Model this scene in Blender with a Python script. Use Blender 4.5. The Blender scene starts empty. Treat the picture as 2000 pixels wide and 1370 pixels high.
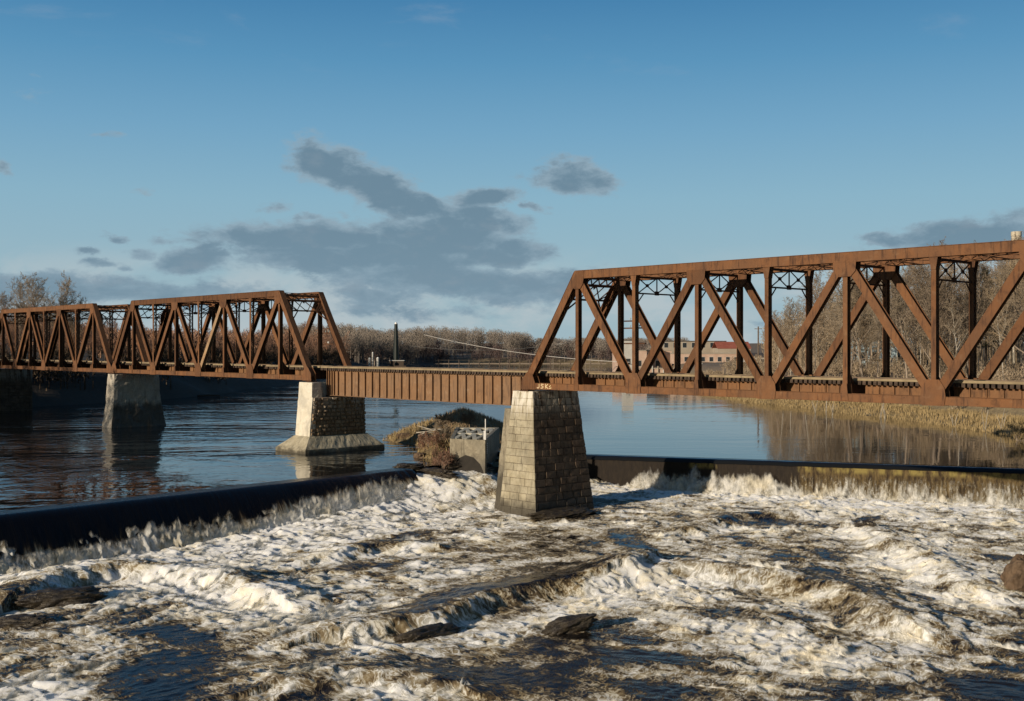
import bpy, bmesh, math, random
import numpy as np
from mathutils import Vector, Matrix, Euler
random.seed(7)
RNG = np.random.default_rng(7)
scene = bpy.context.scene
COL = scene.collection
PI = math.pi
CAM_H = 11.1          # metres above the upper pool, whose surface is z = 0
F = 2177.0            # focal length of the photo in its own pixels
HOR = 678.5

def at_z(px, py, z):          # ground point seen at a photo pixel on the level z
    d = F * (z - CAM_H) / (HOR - py)
    return ((px - 1000.0) / F * d, d, z)
def at_d(px, py, d):          # point seen at a photo pixel at depth d
    return ((px - 1000.0) / F * d, d, CAM_H + (HOR - py) / F * d)

# ------------------------------------------------------------------ objects
def link(o, parent=None):
    COL.objects.link(o)
    if parent is not None:
        o.parent = parent
    return o
def tag(o, label=None, cat=None, group=None, kind=None):
    if label: o['label'] = label
    if cat: o['category'] = cat
    if group: o['group'] = group
    if kind: o['kind'] = kind
    return o
def empty(name, loc=(0, 0, 0), rz=0.0):
    o = bpy.data.objects.new(name, None)
    o.location = loc
    o.rotation_euler = (0, 0, rz)
    o.empty_display_size = 0.5
    return link(o)
def np_mesh(name, verts, faces, mat, parent=None, smooth=False, attrs=None):
    """verts (n,3) array, faces (m,k) array with constant k"""
    me = bpy.data.meshes.new(name)
    verts = np.asarray(verts, np.float32); faces = np.asarray(faces, np.int32)
    k = faces.shape[1]
    me.vertices.add(len(verts)); me.vertices.foreach_set('co', verts.ravel())
    me.loops.add(faces.size); me.loops.foreach_set('vertex_index', faces.ravel())
    me.polygons.add(len(faces))
    me.polygons.foreach_set('loop_start', np.arange(0, faces.size, k, dtype=np.int32))
    if smooth:
        me.polygons.foreach_set('use_smooth', np.ones(len(faces), bool))
    me.update(calc_edges=True)
    for an, av in (attrs or {}).items():
        a = me.attributes.new(an, 'FLOAT', 'POINT')
        a.data.foreach_set('value', np.asarray(av, np.float32))
    me.materials.append(mat)
    return link(bpy.data.objects.new(name, me), parent)
def copy_tree(o, parent=None):
    c = o.copy(); link(c)
    if parent is not None: c.parent = parent
    for ch in o.children: copy_tree(ch, c)
    return c

class MB:
    """collects boxes, beams and polygons into one mesh"""
    def __init__(s): s.v = []; s.f = []
    def box(s, c, a, b, d):
        c, a, b, d = Vector(c), Vector(a), Vector(b), Vector(d)
        i = len(s.v)
        for sx, sy, sz in ((-1,-1,-1),(1,-1,-1),(1,1,-1),(-1,1,-1),(-1,-1,1),(1,-1,1),(1,1,1),(-1,1,1)):
            s.v.append(c + a*sx + b*sy + d*sz)
        fl = [(0,3,2,1),(4,5,6,7),(0,1,5,4),(1,2,6,5),(2,3,7,6),(3,0,4,7)]
        if a.cross(b).dot(d) < 0: fl = [t[::-1] for t in fl]
        s.f += [tuple(i+k for k in t) for t in fl]
        return s
    def aabb(s, x0, x1, y0, y1, z0, z1):
        return s.box(((x0+x1)/2,(y0+y1)/2,(z0+z1)/2), ((x1-x0)/2,0,0), (0,(y1-y0)/2,0), (0,0,(z1-z0)/2))
    def beam(s, p, q, w, h, side=(0,1,0), ext=0.0):
        """bar from p to q, w across in the plane normal to side, h along side"""
        p, q, n = Vector(p), Vector(q), Vector(side).normalized()
        e = (q-p); L = e.length; e.normalize()
        n = (n - e*n.dot(e)).normalized(); m = n.cross(e)
        return s.box((p+q)/2, e*(L/2+ext), m*(w/2), n*(h/2))
    def hsec(s, p, q, w, h, tf=0.035, side=(0,1,0)):
        """H section: two flanges facing +-side, a web between them"""
        n = Vector(side).normalized(); p, q = Vector(p), Vector(q)
        e = (q-p).normalized(); n = (n - e*n.dot(e)).normalized()
        for k in (-1, 1):
            o = n*(k*(h/2 - tf/2))
            s.beam(p+o, q+o, w, tf, side)
        s.beam(p, q, 0.03, h-2*tf-0.004, side)
        return s
    def laced(s, p, q, w, h, pitch=0.42, tf=0.05, side=(0,1,0)):
        """two channels facing +-side joined by zigzag lacing bars on both open faces"""
        n = Vector(side).normalized(); p, q = Vector(p), Vector(q)
        e = (q-p); L = e.length; e.normalize(); n = (n - e*n.dot(e)).normalized(); m = n.cross(e)
        for k in (-1, 1):
            o = n*(k*(h/2 - tf/2)); s.beam(p+o, q+o, w, tf, side)
        N = max(2, int(L/pitch))
        for k in (-1, 1):
            for i in range(N):
                a = p + e*(L*i/N) + m*(k*(w/2-0.02)); b = p + e*(L*(i+1)/N) + m*(k*(w/2-0.02))
                sg = 1 if i % 2 else -1
                s.beam(a + n*(sg*(h/2-tf)), b - n*(sg*(h/2-tf)), 0.06, 0.014, tuple(m))
        return s
    def poly(s, pts, th, side):
        """flat plate: polygon pts extruded +-th/2 along side"""
        n = Vector(side).normalized()*(th/2); i = len(s.v); k = len(pts)
        P = [Vector(t) for t in pts]
        nn = (P[1]-P[0]).cross(P[2]-P[1])
        if nn.dot(n) < 0: P = P[::-1]
        s.v += [t-n for t in P] + [t+n for t in P]
        s.f.append(tuple(range(i+k-1, i-1, -1))); s.f.append(tuple(range(i+k, i+2*k)))
        for j in range(k):
            s.f.append((i+j, i+(j+1) % k, i+k+(j+1) % k, i+k+j))
        return s
    def tube(s, pts, rad, n=6):
        P = [Vector(t) for t in pts]; i = len(s.v)
        R = rad if hasattr(rad, '__len__') else [rad]*len(P)
        for k, t in enumerate(P):
            e = (P[min(k+1, len(P)-1)] - P[max(k-1, 0)]).normalized()
            u = e.cross(Vector((0.31, 0.2, 0.93))).normalized(); w = e.cross(u)
            for j in range(n):
                a = 2*PI*j/n; s.v.append(t + (u*math.cos(a)+w*math.sin(a))*R[k])
        for k in range(len(P)-1):
            for j in range(n):
                s.f.append((i+k*n+j, i+k*n+(j+1) % n, i+(k+1)*n+(j+1) % n, i+(k+1)*n+j))
        s.f.append(tuple(i+j for j in range(n-1, -1, -1)))
        s.f.append(tuple(i+(len(P)-1)*n+j for j in range(n)))
        return s
    def build(s, name, mat, parent=None, smooth=False, bevel=0.0, loc=None):
        me = bpy.data.meshes.new(name)
        me.from_pydata([tuple(t) for t in s.v], [], s.f); me.materials.append(mat)
        if smooth:
            for p in me.polygons: p.use_smooth = True
        o = link(bpy.data.objects.new(name, me), parent)
        if loc: o.location = loc
        if bevel:
            m = o.modifiers.new('bevel', 'BEVEL'); m.width = bevel; m.segments = 2; m.limit_method = 'ANGLE'
        return o

# ------------------------------------------------------------------ noise in numpy
_perm = np.random.default_rng(3).permutation(4096).astype(np.int64)
_ga = np.random.default_rng(4).random(4096)*2*np.pi
_gx, _gy = np.cos(_ga), np.sin(_ga)
def pnoise(x, y, seed=0):
    x = np.asarray(x, float)+seed*37.17; y = np.asarray(y, float)+seed*11.71
    xi = np.floor(x).astype(np.int64); yi = np.floor(y).astype(np.int64)
    fx = x-xi; fy = y-yi
    u = fx*fx*fx*(fx*(fx*6-15)+10); v = fy*fy*fy*(fy*(fy*6-15)+10)
    def g(ix, iy, dx, dy):
        h = _perm[(_perm[ix & 4095] + iy) & 4095]
        return _gx[h]*dx + _gy[h]*dy
    a = g(xi, yi, fx, fy); b = g(xi+1, yi, fx-1, fy)
    c = g(xi, yi+1, fx, fy-1); d = g(xi+1, yi+1, fx-1, fy-1)
    return ((a*(1-u)+b*u)*(1-v) + (c*(1-u)+d*u)*v)*1.5
def fbm(x, y, o=4, seed=0, g=0.5, l=2.03):
    r = 0; a = 1.0; t = 0
    for k in range(o):
        r = r + a*pnoise(x, y, seed+k*3); t += a; a *= g; x = x*l; y = y*l
    return r/t
def sstep(a, b, x):
    t = np.clip((x-a)/(b-a), 0, 1); return t*t*(3-2*t)

# ------------------------------------------------------------------ node helper
class NT:
    def __init__(s, tree): s.t = tree; s.n = tree.nodes; s.l = tree.links
    def node(s, typ, **kw):
        nd = s.n.new(typ)
        ins = kw.pop('ins', {})
        for k, v in kw.items(): setattr(nd, k, v)
        for k, v in ins.items(): s.put(nd.inputs[k], v)
        return nd
    def put(s, sock, v):
        if isinstance(v, bpy.types.NodeSocket): s.l.new(v, sock)
        elif v is not None:
            try: sock.default_value = v
            except Exception: sock.default_value = (v[0], v[1], v[2], 1.0) if hasattr(v, '__len__') else (v, v, v)
    def m(s, op, a, b=0.0, c=0.0, clamp=False):
        nd = s.node('ShaderNodeMath', operation=op, use_clamp=clamp)
        for i, v in enumerate((a, b, c)): s.put(nd.inputs[i], v)
        return nd.outputs[0]
    def noise(s, vec, scale, detail=4, rough=0.55, dist=0.0, out='Fac'):
        nd = s.node('ShaderNodeTexNoise', ins={'Scale': scale, 'Detail': detail, 'Roughness': rough, 'Distortion': dist})
        if vec is not None: s.put(nd.inputs['Vector'], vec)
        return nd.outputs[out]
    def ramp(s, fac, stops, interp='LINEAR'):
        nd = s.node('ShaderNodeValToRGB'); cr = nd.color_ramp; cr.interpolation = interp
        while len(cr.elements) < len(stops): cr.elements.new(0.5)
        for e, (p, c) in zip(cr.elements, stops):
            e.position = p; e.color = (c[0], c[1], c[2], 1) if hasattr(c, '__len__') else (c, c, c, 1)
        s.put(nd.inputs[0], fac); return nd.outputs[0]
    def mix(s, fac, a, b, blend='MIX'):
        nd = s.node('ShaderNodeMix', data_type='RGBA', blend_type=blend)
        s.put(nd.inputs[0], fac); s.put(nd.inputs[6], a); s.put(nd.inputs[7], b)
        return nd.outputs[2]
    def maprange(s, v, a, b, c=0.0, d=1.0, smooth=True):
        nd = s.node('ShaderNodeMapRange'); nd.interpolation_type = 'SMOOTHSTEP' if smooth else 'LINEAR'
        for i, x in enumerate((v, a, b, c, d)): s.put(nd.inputs[i], x)
        return nd.outputs[0]
    def coord(s, which='Object', scale=(1, 1, 1), rot=(0, 0, 0)):
        tc = s.node('ShaderNodeTexCoord')
        if scale == (1, 1, 1) and rot == (0, 0, 0): return tc.outputs[which]
        mp = s.node('ShaderNodeMapping'); s.put(mp.inputs['Scale'], scale); s.put(mp.inputs['Rotation'], rot)
        s.l.new(tc.outputs[which], mp.inputs['Vector']); return mp.outputs[0]
    def mapv(s, vec, scale=(1, 1, 1), rot=(0, 0, 0)):
        mp = s.node('ShaderNodeMapping'); s.put(mp.inputs['Scale'], scale); s.put(mp.inputs['Rotation'], rot)
        s.l.new(vec, mp.inputs['Vector']); return mp.outputs[0]
    def attr(s, name):
        return s.node('ShaderNodeAttribute', attribute_name=name).outputs['Fac']
    def bump(s, h, strength=0.3, dist=0.05):
        return s.node('ShaderNodeBump', ins={'Strength': strength, 'Distance': dist, 'Height': h}).outputs[0]
def material(name):
    m = bpy.data.materials.new(name); m.use_nodes = True
    n = NT(m.node_tree); b = m.node_tree.nodes['Principled BSDF']
    return m, n, b
def finish(n, b, color=None, rough=None, normal=None, **kw):
    if color is not None: n.put(b.inputs['Base Color'], color)
    if rough is not None: n.put(b.inputs['Roughness'], rough)
    if normal is not None: n.put(b.inputs['Normal'], normal)
    for k, v in kw.items(): n.put(b.inputs[k.replace('_', ' ')], v)

def simple(name, c1, c2, scale=2.0, rough=0.85, bump=0.2, bdist=0.03, vec='Object', spec=0.3, vscale=(1,1,1), rnd=0.0):
    m, n, b = material(name)
    v = n.coord(vec, vscale)
    f = n.noise(v, scale, 6, 0.6)
    c = n.mix(n.maprange(f, 0.3, 0.7), c1, c2)
    if rnd:
        oi = n.node('ShaderNodeObjectInfo').outputs['Random']
        c = n.mix(1.0, c, n.ramp(oi, [(0, (1-rnd,)*3), (1, (1+rnd*0.6,)*3)]), 'MULTIPLY')
    finish(n, b, c, rough, n.bump(f, bump, bdist) if bump else None, Specular_IOR_Level=spec)
    return m

# ------------------------------------------------------------------ materials
def rust_mat(name, base, dark, orange, pale):
    m, n, b = material(name)
    v = n.coord('Object')
    oi = n.node('ShaderNodeObjectInfo').outputs['Random']
    f1 = n.noise(v, 0.42, 6, 0.65); f2 = n.noise(v, 6.0, 6, 0.7); f3 = n.noise(n.mapv(v, (5, 5, 0.5)), 1.0, 5, 0.65); f4 = n.noise(v, 1.5, 7, 0.7, 0.4)
    c = n.mix(n.maprange(f1, 0.38, 0.62), base, orange)
    c = n.mix(n.maprange(f3, 0.50, 0.68, 0, 0.8), c, dark)
    c = n.mix(n.maprange(f4, 0.52, 0.70, 0, 0.55), c, dark)
    c = n.mix(n.maprange(f4, 0.46, 0.30, 0, 0.45), c, pale)
    c = n.mix(n.maprange(f2, 0.60, 0.75, 0, 0.5), c, pale)
    c = n.mix(1.0, c, n.ramp(oi, [(0, (0.74,0.72,0.72)), (0.5, (1.0,0.97,0.96)), (1, (1.12,1.1,1.06))]), 'MULTIPLY')
    finish(n, b, c, 0.85, n.bump(f2, 0.4, 0.02), Specular_IOR_Level=0.2)
    return m
M = {}
M['rust'] = rust_mat('rusted_steel', (0.128,0.065,0.034), (0.050,0.027,0.018), (0.160,0.075,0.034), (0.195,0.120,0.070))
M['rust_brown'] = rust_mat('rusted_plate', (0.160,0.086,0.044), (0.06,0.035,0.022), (0.19,0.097,0.045), (0.23,0.148,0.085))
M['rust_dark'] = rust_mat('dark_rusted_steel', (0.055,0.028,0.017), (0.025,0.015,0.011), (0.10,0.044,0.02), (0.12,0.07,0.04))
M['rust_girder'] = rust_mat('stained_girder_plate', (0.19,0.118,0.070), (0.095,0.06,0.04), (0.195,0.112,0.06), (0.30,0.215,0.145))
M['rust_pale'] = rust_mat('pale_scraped_steel', (0.36,0.25,0.15), (0.2,0.1,0.05), (0.42,0.28,0.15), (0.55,0.45,0.3))
M['tie'] = simple('weathered_tie', (0.045,0.03,0.022), (0.10,0.07,0.05), 3, 0.9, 0.4, rnd=0.4)
M['guard'] = simple('weathered_guard_timber', (0.20,0.155,0.095), (0.30,0.235,0.14), 1.2, 0.9, 0.3)
M['rail'] = simple('rail_steel', (0.08,0.05,0.035), (0.16,0.10,0.07), 2, 0.5, 0.1)
M['insulator'] = simple('glass_insulator', (0.30,0.34,0.33), (0.42,0.45,0.43), 6, 0.3, 0)
M['graffiti'] = simple('faded_graffiti_paint', (0.62,0.56,0.28), (0.70,0.52,0.36), 3, 0.8, 0.1)

def stone_mat(name, cols, mortar_stain=0.5, drip=0.0, dripz=(0, 1), wet=None, side=False):
    """cols: three stone tones; drip: pale lime streaks in the z range dripz (object space); wet: (z0,z1) dark wet band"""
    m, n, b = material(name)
    v = n.coord('Object'); sep = n.node('ShaderNodeSeparateXYZ', ins={'Vector': v})
    z = sep.outputs['Z']
    f1 = n.noise(v, 0.9, 5, 0.65); f2 = n.noise(v, 4.5, 8, 0.7); f3 = n.noise(n.mapv(v, (3.5, 3.5, 0.35)), 1.0, 4, 0.6)
    sv = n.node('ShaderNodeNewGeometry').outputs['Random Per Island']
    f5 = n.noise(v, 0.35, 5, 0.65, 0.6)
    c = n.mix(n.maprange(f1, 0.34, 0.66), cols[0], cols[1])
    c = n.mix(n.maprange(f2, 0.45, 0.75, 0, 0.8), c, cols[2])
    c = n.mix(1.0, c, n.ramp(sv, [(0, (0.82,0.81,0.80)), (0.5, (1.0,0.99,0.97)), (1, (1.12,1.10,1.06))]), 'MULTIPLY')
    c = n.mix(n.maprange(f5, 0.52, 0.68, 0, 0.55), c, tuple(0.45*k for k in cols[1]))
    c = n.mix(n.m('MULTIPLY', n.maprange(f3, 0.5, 0.7), mortar_stain), c, tuple(0.35*k for k in cols[0]))
    if drip:
        d = n.m('MULTIPLY', n.maprange(f3, 0.40, 0.56), n.maprange(z, dripz[0], dripz[1]))
        c = n.mix(n.m('MULTIPLY', d, drip), c, (0.62, 0.58, 0.5))
    r = 0.9
    if wet:
        w = n.maprange(n.m('ADD', z, n.m('MULTIPLY', n.m('SUBTRACT', f1, 0.5), 1.6)), wet[1], wet[0])
        if side:
            nx_ = n.node('ShaderNodeSeparateXYZ', ins={'Vector': n.node('ShaderNodeTexCoord').outputs['Normal']}).outputs['X']
            w = n.m('MULTIPLY', w, n.maprange(nx_, 0.3, 0.7))
        c = n.mix(n.m('MULTIPLY', w, 0.8), c, (0.022, 0.018, 0.013)); r = n.maprange(w, 0, 1, 0.9, 0.45)
    finish(n, b, c, r, n.bump(f2, 0.7, 0.06), Specular_IOR_Level=0.3)
    return m
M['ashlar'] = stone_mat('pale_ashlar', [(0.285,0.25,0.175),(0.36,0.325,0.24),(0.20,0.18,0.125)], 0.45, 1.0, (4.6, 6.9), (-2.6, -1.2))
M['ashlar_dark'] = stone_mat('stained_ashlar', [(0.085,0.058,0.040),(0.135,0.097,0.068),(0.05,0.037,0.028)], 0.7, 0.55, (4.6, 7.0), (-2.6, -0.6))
M['rubble'] = stone_mat('rough_rubble', [(0.20,0.13,0.075),(0.30,0.22,0.14),(0.12,0.085,0.055)], 0.45, 0.45, (3.2, 6.0))
M['cement'] = stone_mat('limewashed_cement', [(0.56,0.52,0.43),(0.64,0.60,0.51),(0.42,0.38,0.28)], 0.25, 0.5, (3.0, 7.0), (-1.0, 0.3))
M['footing'] = stone_mat('footing_concrete', [(0.36,0.32,0.23),(0.44,0.40,0.30),(0.25,0.22,0.15)], 0.4, 0.0, (0, 1), (0.0, 0.75))
M['pier_conc'] = stone_mat('eroded_pier_concrete', [(0.38,0.34,0.28),(0.47,0.43,0.36),(0.25,0.22,0.175)], 0.75, 0.3, (3.0, 7.0), (2.7, 3.7), True)
M['pale_conc'] = stone_mat('pale_concrete_beam', [(0.55,0.51,0.40),(0.62,0.58,0.47),(0.42,0.39,0.30)], 0.2)  # sunlight on the beam tops put into this paler concrete
M['conc'] = stone_mat('old_concrete', [(0.23,0.20,0.145),(0.33,0.295,0.22),(0.13,0.112,0.08)], 0.75, 0.0, (0, 1), (-0.3, 1.5))
M['chamber_dark'] = simple('dark_chamber', (0.02,0.018,0.015), (0.035,0.03,0.025), 1, 0.95, 0)
M['white_paint'] = simple('white_paint', (0.70,0.69,0.66), (0.80,0.79,0.76), 2, 0.5, 0.05)
M['black_paint'] = simple('black_paint', (0.02,0.02,0.02), (0.035,0.035,0.035), 2, 0.5, 0.0)

# wet rock
m, n, b = material('wet_rock'); v = n.coord('Object')
f = n.noise(v, 1.4, 8, 0.7); f2 = n.noise(v, 7, 6, 0.7)
c = n.mix(n.maprange(f, 0.35, 0.65), (0.02,0.015,0.011), (0.065,0.05,0.03))
c = n.mix(n.maprange(f2, 0.58, 0.75, 0, 0.5), c, (0.11,0.10,0.05))
finish(n, b, c, n.maprange(f2, 0.3, 0.7, 0.3, 0.75), n.bump(f2, 0.9, 0.08)); M['wet_rock'] = m
M['dry_rock'] = simple('brown_rock', (0.07,0.045,0.027), (0.14,0.095,0.06), 2, 0.85, 0.8, 0.06)

# river water (upper pool)
m, n, b = material('river_water'); v = n.coord('Object')
a1 = n.noise(n.mapv(v, (0.9, 0.55, 1), (0, 0, 0.35)), 1.0, 3, 0.5, 0.6)
a2 = n.noise(n.mapv(v, (0.10, 0.16, 1), (0, 0, -0.3)), 1.0, 3, 0.5, 0.8)
a3 = n.noise(n.mapv(v, (3.2, 2.0, 1), (0, 0, 0.2)), 1.0, 2, 0.5)
calm = n.maprange(n.noise(n.mapv(v, (0.014, 0.03, 1)), 1.0, 4, 0.55, 1.0), 0.36, 0.62, 0.22, 1.0)
sx = n.node('ShaderNodeSeparateXYZ', ins={'Vector': v})
leftw = n.maprange(sx.outputs['X'], 8.0, -24.0, 0.28, 2.3)
h = n.m('ADD', n.m('MULTIPLY', a1, 0.55), n.m('ADD', n.m('MULTIPLY', a2, 1.6), n.m('MULTIPLY', a3, 0.06)))
h = n.m('MULTIPLY', h, n.m('MULTIPLY', calm, leftw))
bp = n.node('ShaderNodeBump', ins={'Strength': 1.0, 'Distance': 0.085, 'Height': h}).outputs[0]
finish(n, b, (0.010, 0.011, 0.012), 0.04, bp, IOR=1.33, Specular_IOR_Level=0.5); M['river'] = m

# rapids: dark peat water through tan to white foam, driven by the point attribute "foam"
def foam_mat(name, alpha=False):
    m, n, b = material(name); v = n.coord('Object')
    fo = n.attr('foam')
    warp = n.noise(v, 0.8, 3, 0.5, 0.0, 'Color')
    vv = n.node('ShaderNodeVectorMath', operation='MULTIPLY_ADD')
    n.l.new(warp, vv.inputs[0]); vv.inputs[1].default_value = (0.9, 0.9, 0.9); n.l.new(v, vv.inputs[2])
    vw = vv.outputs[0]
    # the current: streaks drawn out along the flow, left current and right current blended across the river
    sxp = n.node('ShaderNodeSeparateXYZ', ins={'Vector': v}); wr = n.maprange(sxp.outputs['X'], -8.0, 14.0)
    vl = n.mapv(vw, (1, 1, 1), (0, 0, 0.85)); vr = n.mapv(vw, (1, 1, 1), (0, 0, -1.10))
    fl = n.mix(wr, vl, vr)
    s1 = n.noise(n.mapv(vw, (1.0, 1.0, 0.5)), 0.48, 10, 0.66, 0.9)
    s2a = n.noise(n.mapv(vl, (0.32, 1.3, 0.5)), 1.7, 7, 0.68, 0.8); s2b = n.noise(n.mapv(vr, (0.32, 1.3, 0.5)), 1.7, 7, 0.68, 0.8)
    s2 = n.m('ADD', n.m('MULTIPLY', s2a, n.m('SUBTRACT', 1.0, wr)), n.m('MULTIPLY', s2b, wr))
    s3 = n.noise(v, 9.0, 5, 0.65, 0.4)
    fa = n.noise(n.mapv(vl, (0.5, 1.3, 0.5)), 1.5, 5, 0.6, 1.4); fb_ = n.noise(n.mapv(vr, (0.5, 1.3, 0.5)), 1.5, 5, 0.6, 1.4)
    ff = n.m('ADD', n.m('MULTIPLY', fa, n.m('SUBTRACT', 1.0, wr)), n.m('MULTIPLY', fb_, wr))
    fil = n.maprange(n.m('ABSOLUTE', n.m('SUBTRACT', ff, 0.5)), 0.0, 0.05, 1.0, 0.0)
    tex = n.m('ADD', n.m('MULTIPLY', n.m('SUBTRACT', s1, 0.5), 1.55), n.m('ADD', n.m('MULTIPLY', n.m('SUBTRACT', s2, 0.5), 1.05), n.m('MULTIPLY', n.m('SUBTRACT', s3, 0.5), 0.30)))
    x = n.m('ADD', fo, tex)
    x = n.m('ADD', x, n.m('MULTIPLY', n.m('MULTIPLY', fil, n.maprange(fo, -0.25, 0.20)), 0.34))
    c = n.ramp(n.m('ADD', n.m('MULTIPLY', x, 0.6), 0.1), [(0.16, (0.010,0.009,0.0085)), (0.27, (0.026,0.021,0.016)), (0.37, (0.125,0.092,0.054)),
                   (0.47, (0.26,0.215,0.14)), (0.58, (0.44,0.425,0.37)), (0.69, (0.67,0.658,0.61)), (0.86, (0.86,0.85,0.81))])
    c = n.mix(n.m('MULTIPLY', n.maprange(n.noise(n.mapv(vw, (1, 1, .5)), 0.42, 4, 0.6, 0.5), 0.46, 0.64), 0.6), c, n.mix(1.0, c, (1.0, 0.90, 0.68), 'MULTIPLY'))
    r = n.maprange(x, 0.10, 0.5, 0.12, 0.8)
    hb = n.m('ADD', n.m('MULTIPLY', s1, 0.5), n.m('ADD', n.m('MULTIPLY', s2, 0.40), n.m('MULTIPLY', s3, 0.10)))
    bp = n.node('ShaderNodeBump', ins={'Strength': 0.6, 'Distance': 0.12, 'Height': hb}).outputs[0]
    # aerated water scatters light sideways, so relief shades softly where it is white
    soft = n.node('ShaderNodeVectorMath', operation='SCALE'); n.l.new(bp, soft.inputs[0]); n.put(soft.inputs['Scale'], n.maprange(x, 0.3, 0.6, 1.0, 0.55))
    upv = n.node('ShaderNodeVectorMath', operation='SCALE'); upv.inputs[0].default_value = (-0.22, -0.26, 0.60); n.put(upv.inputs['Scale'], n.maprange(x, 0.3, 0.6, 0.0, 0.62))
    sm_ = n.node('ShaderNodeVectorMath', operation='ADD'); n.l.new(soft.outputs[0], sm_.inputs[0]); n.l.new(upv.outputs[0], sm_.inputs[1])
    nrm = n.node('ShaderNodeVectorMath', operation='NORMALIZE'); n.l.new(sm_.outputs[0], nrm.inputs[0]); bp = nrm.outputs[0]
    finish(n, b, c, r, bp, IOR=1.33, Specular_IOR_Level=n.maprange(x, 0.2, 0.6, 0.5, 0.1))
    n.put(b.inputs['Subsurface Weight'], n.maprange(x, 0.3, 0.7, 0.0, 0.75)); b.inputs['Subsurface Radius'].default_value = (0.8, 0.78, 0.70); b.inputs['Subsurface Scale'].default_value = 0.8
    if alpha:      # thin spray: lit through from behind, ragged soft cover
        al = n.attr('cover')
        tr = n.node('ShaderNodeBsdfTranslucent', ins={'Color': n.mix(0.5, c, (0.80, 0.78, 0.71))})
        mx = n.node('ShaderNodeMixShader', ins={0: 0.30}); n.l.new(b.outputs[0], mx.inputs[1]); n.l.new(tr.outputs[0], mx.inputs[2])
        m2 = n.node('ShaderNodeMixShader', ins={0: n.maprange(n.m('ADD', al, n.m('MULTIPLY', tex, 0.22)), 0.05, 0.95)})
        tp = n.node('ShaderNodeBsdfTransparent'); n.l.new(tp.outputs[0], m2.inputs[1]); n.l.new(mx.outputs[0], m2.inputs[2])
        n.l.new(m2.outputs[0], m.node_tree.nodes['Material Output'].inputs['Surface']); b.inputs['Subsurface Weight'].default_value = 0
        for lk in list(b.inputs['Subsurface Weight'].links): n.l.remove(lk)
    return m
M['foam'] = foam_mat('white_water')
M['spray'] = foam_mat('spray_foam', True)

# smooth sheet of dark water over the left weir
m, n, b = material('weir_sheet'); v = n.coord('Object'); d = n.attr('down'); al = n.attr('along')
cv = n.node('ShaderNodeCombineXYZ', ins={'X': n.m('MULTIPLY', al, 1.0), 'Y': n.m('MULTIPLY', d, 0.28), 'Z': 0.0}).outputs[0]
s1 = n.noise(cv, 2.4, 6, 0.62, 0.4); s2 = n.noise(cv, 7.0, 6, 0.7, 0.5); s0 = n.noise(n.node('ShaderNodeCombineXYZ', ins={'X': al}).outputs[0], 0.5, 4, 0.6)
x = n.m('ADD', n.m('SUBTRACT', d, 0.80), n.m('ADD', n.m('MULTIPLY', n.m('SUBTRACT', s1, 0.5), 1.0), n.m('ADD', n.m('MULTIPLY', n.m('SUBTRACT', s2, 0.5), 0.55), n.m('MULTIPLY', n.m('SUBTRACT', s0, 0.5), 1.0))))
c = n.ramp(n.m('ADD', x, 0.5), [(0.36, (0.006,0.006,0.0075)), (0.50, (0.02,0.015,0.01)), (0.60, (0.17,0.12,0.07)), (0.72, (0.44,0.385,0.28)), (0.95, (0.72,0.68,0.58))])
finish(n, b, c, n.maprange(x, -0.1, 0.2, 0.22, 0.8), n.bump(n.m('ADD', s1, n.m('MULTIPLY', s2, 0.5)), 0.6, 0.12), IOR=1.33, Specular_IOR_Level=0.28); M['sheet'] = m

# mossy wet face of the right weir
m, n, b = material('mossy_weir_face'); v = n.coord('Object'); sep = n.node('ShaderNodeSeparateXYZ', ins={'Vector': v})
z = sep.outputs['Z']; xx = sep.outputs['X']
f = n.noise(n.mapv(v, (1.4, 1.4, 0.5)), 1.0, 6, 0.65); f2 = n.noise(n.mapv(v, (4, 4, 1.0)), 1.0, 6, 0.7)
c = n.mix(n.maprange(f2, 0.35, 0.65), (0.03,0.02,0.012), (0.13,0.092,0.04))
ms = n.m('MULTIPLY', n.m('MULTIPLY', n.maprange(z, -1.15, -0.75), n.maprange(z, -0.28, -0.42)), n.maprange(f, 0.42, 0.62))
ms = n.m('MULTIPLY', ms, n.m('MAXIMUM', n.maprange(xx, 31.6, 32.0), n.m('MULTIPLY', n.maprange(xx, 21.0, 21.6), n.maprange(xx, 24.2, 23.6))))
moss = ms
c = n.mix(n.m('MULTIPLY', n.maprange(xx, 32.3, 31.7), 0.95), c, n.mix(f2, (0.010,0.008,0.007), (0.026,0.020,0.016)))
c = n.mix(moss, c, (0.21,0.165,0.055))
finish(n, b, c, 0.75, n.bump(f2, 0.6, 0.08), Specular_IOR_Level=0.15); M['weir_face'] = m
# ================================================================== BRIDGE
TH = 0.754
P0 = (5.439, 90.92)
W = 5.2
RZ = math.atan2(-math.cos(TH), math.sin(TH))      # local x runs along the bridge towards the right bank
def bw(s, t, z=0.0):                               # bridge coordinates: s along, t across away from camera -> world
    return (P0[0] + math.sin(TH)*s + math.cos(TH)*t, P0[1] - math.cos(TH)*s + math.sin(TH)*t, z)
ZB = CAM_H - 3.545                                  # underside of the bottom chords
H_R, H_L = 9.785, 9.88
E_ = 'rust'

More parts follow.
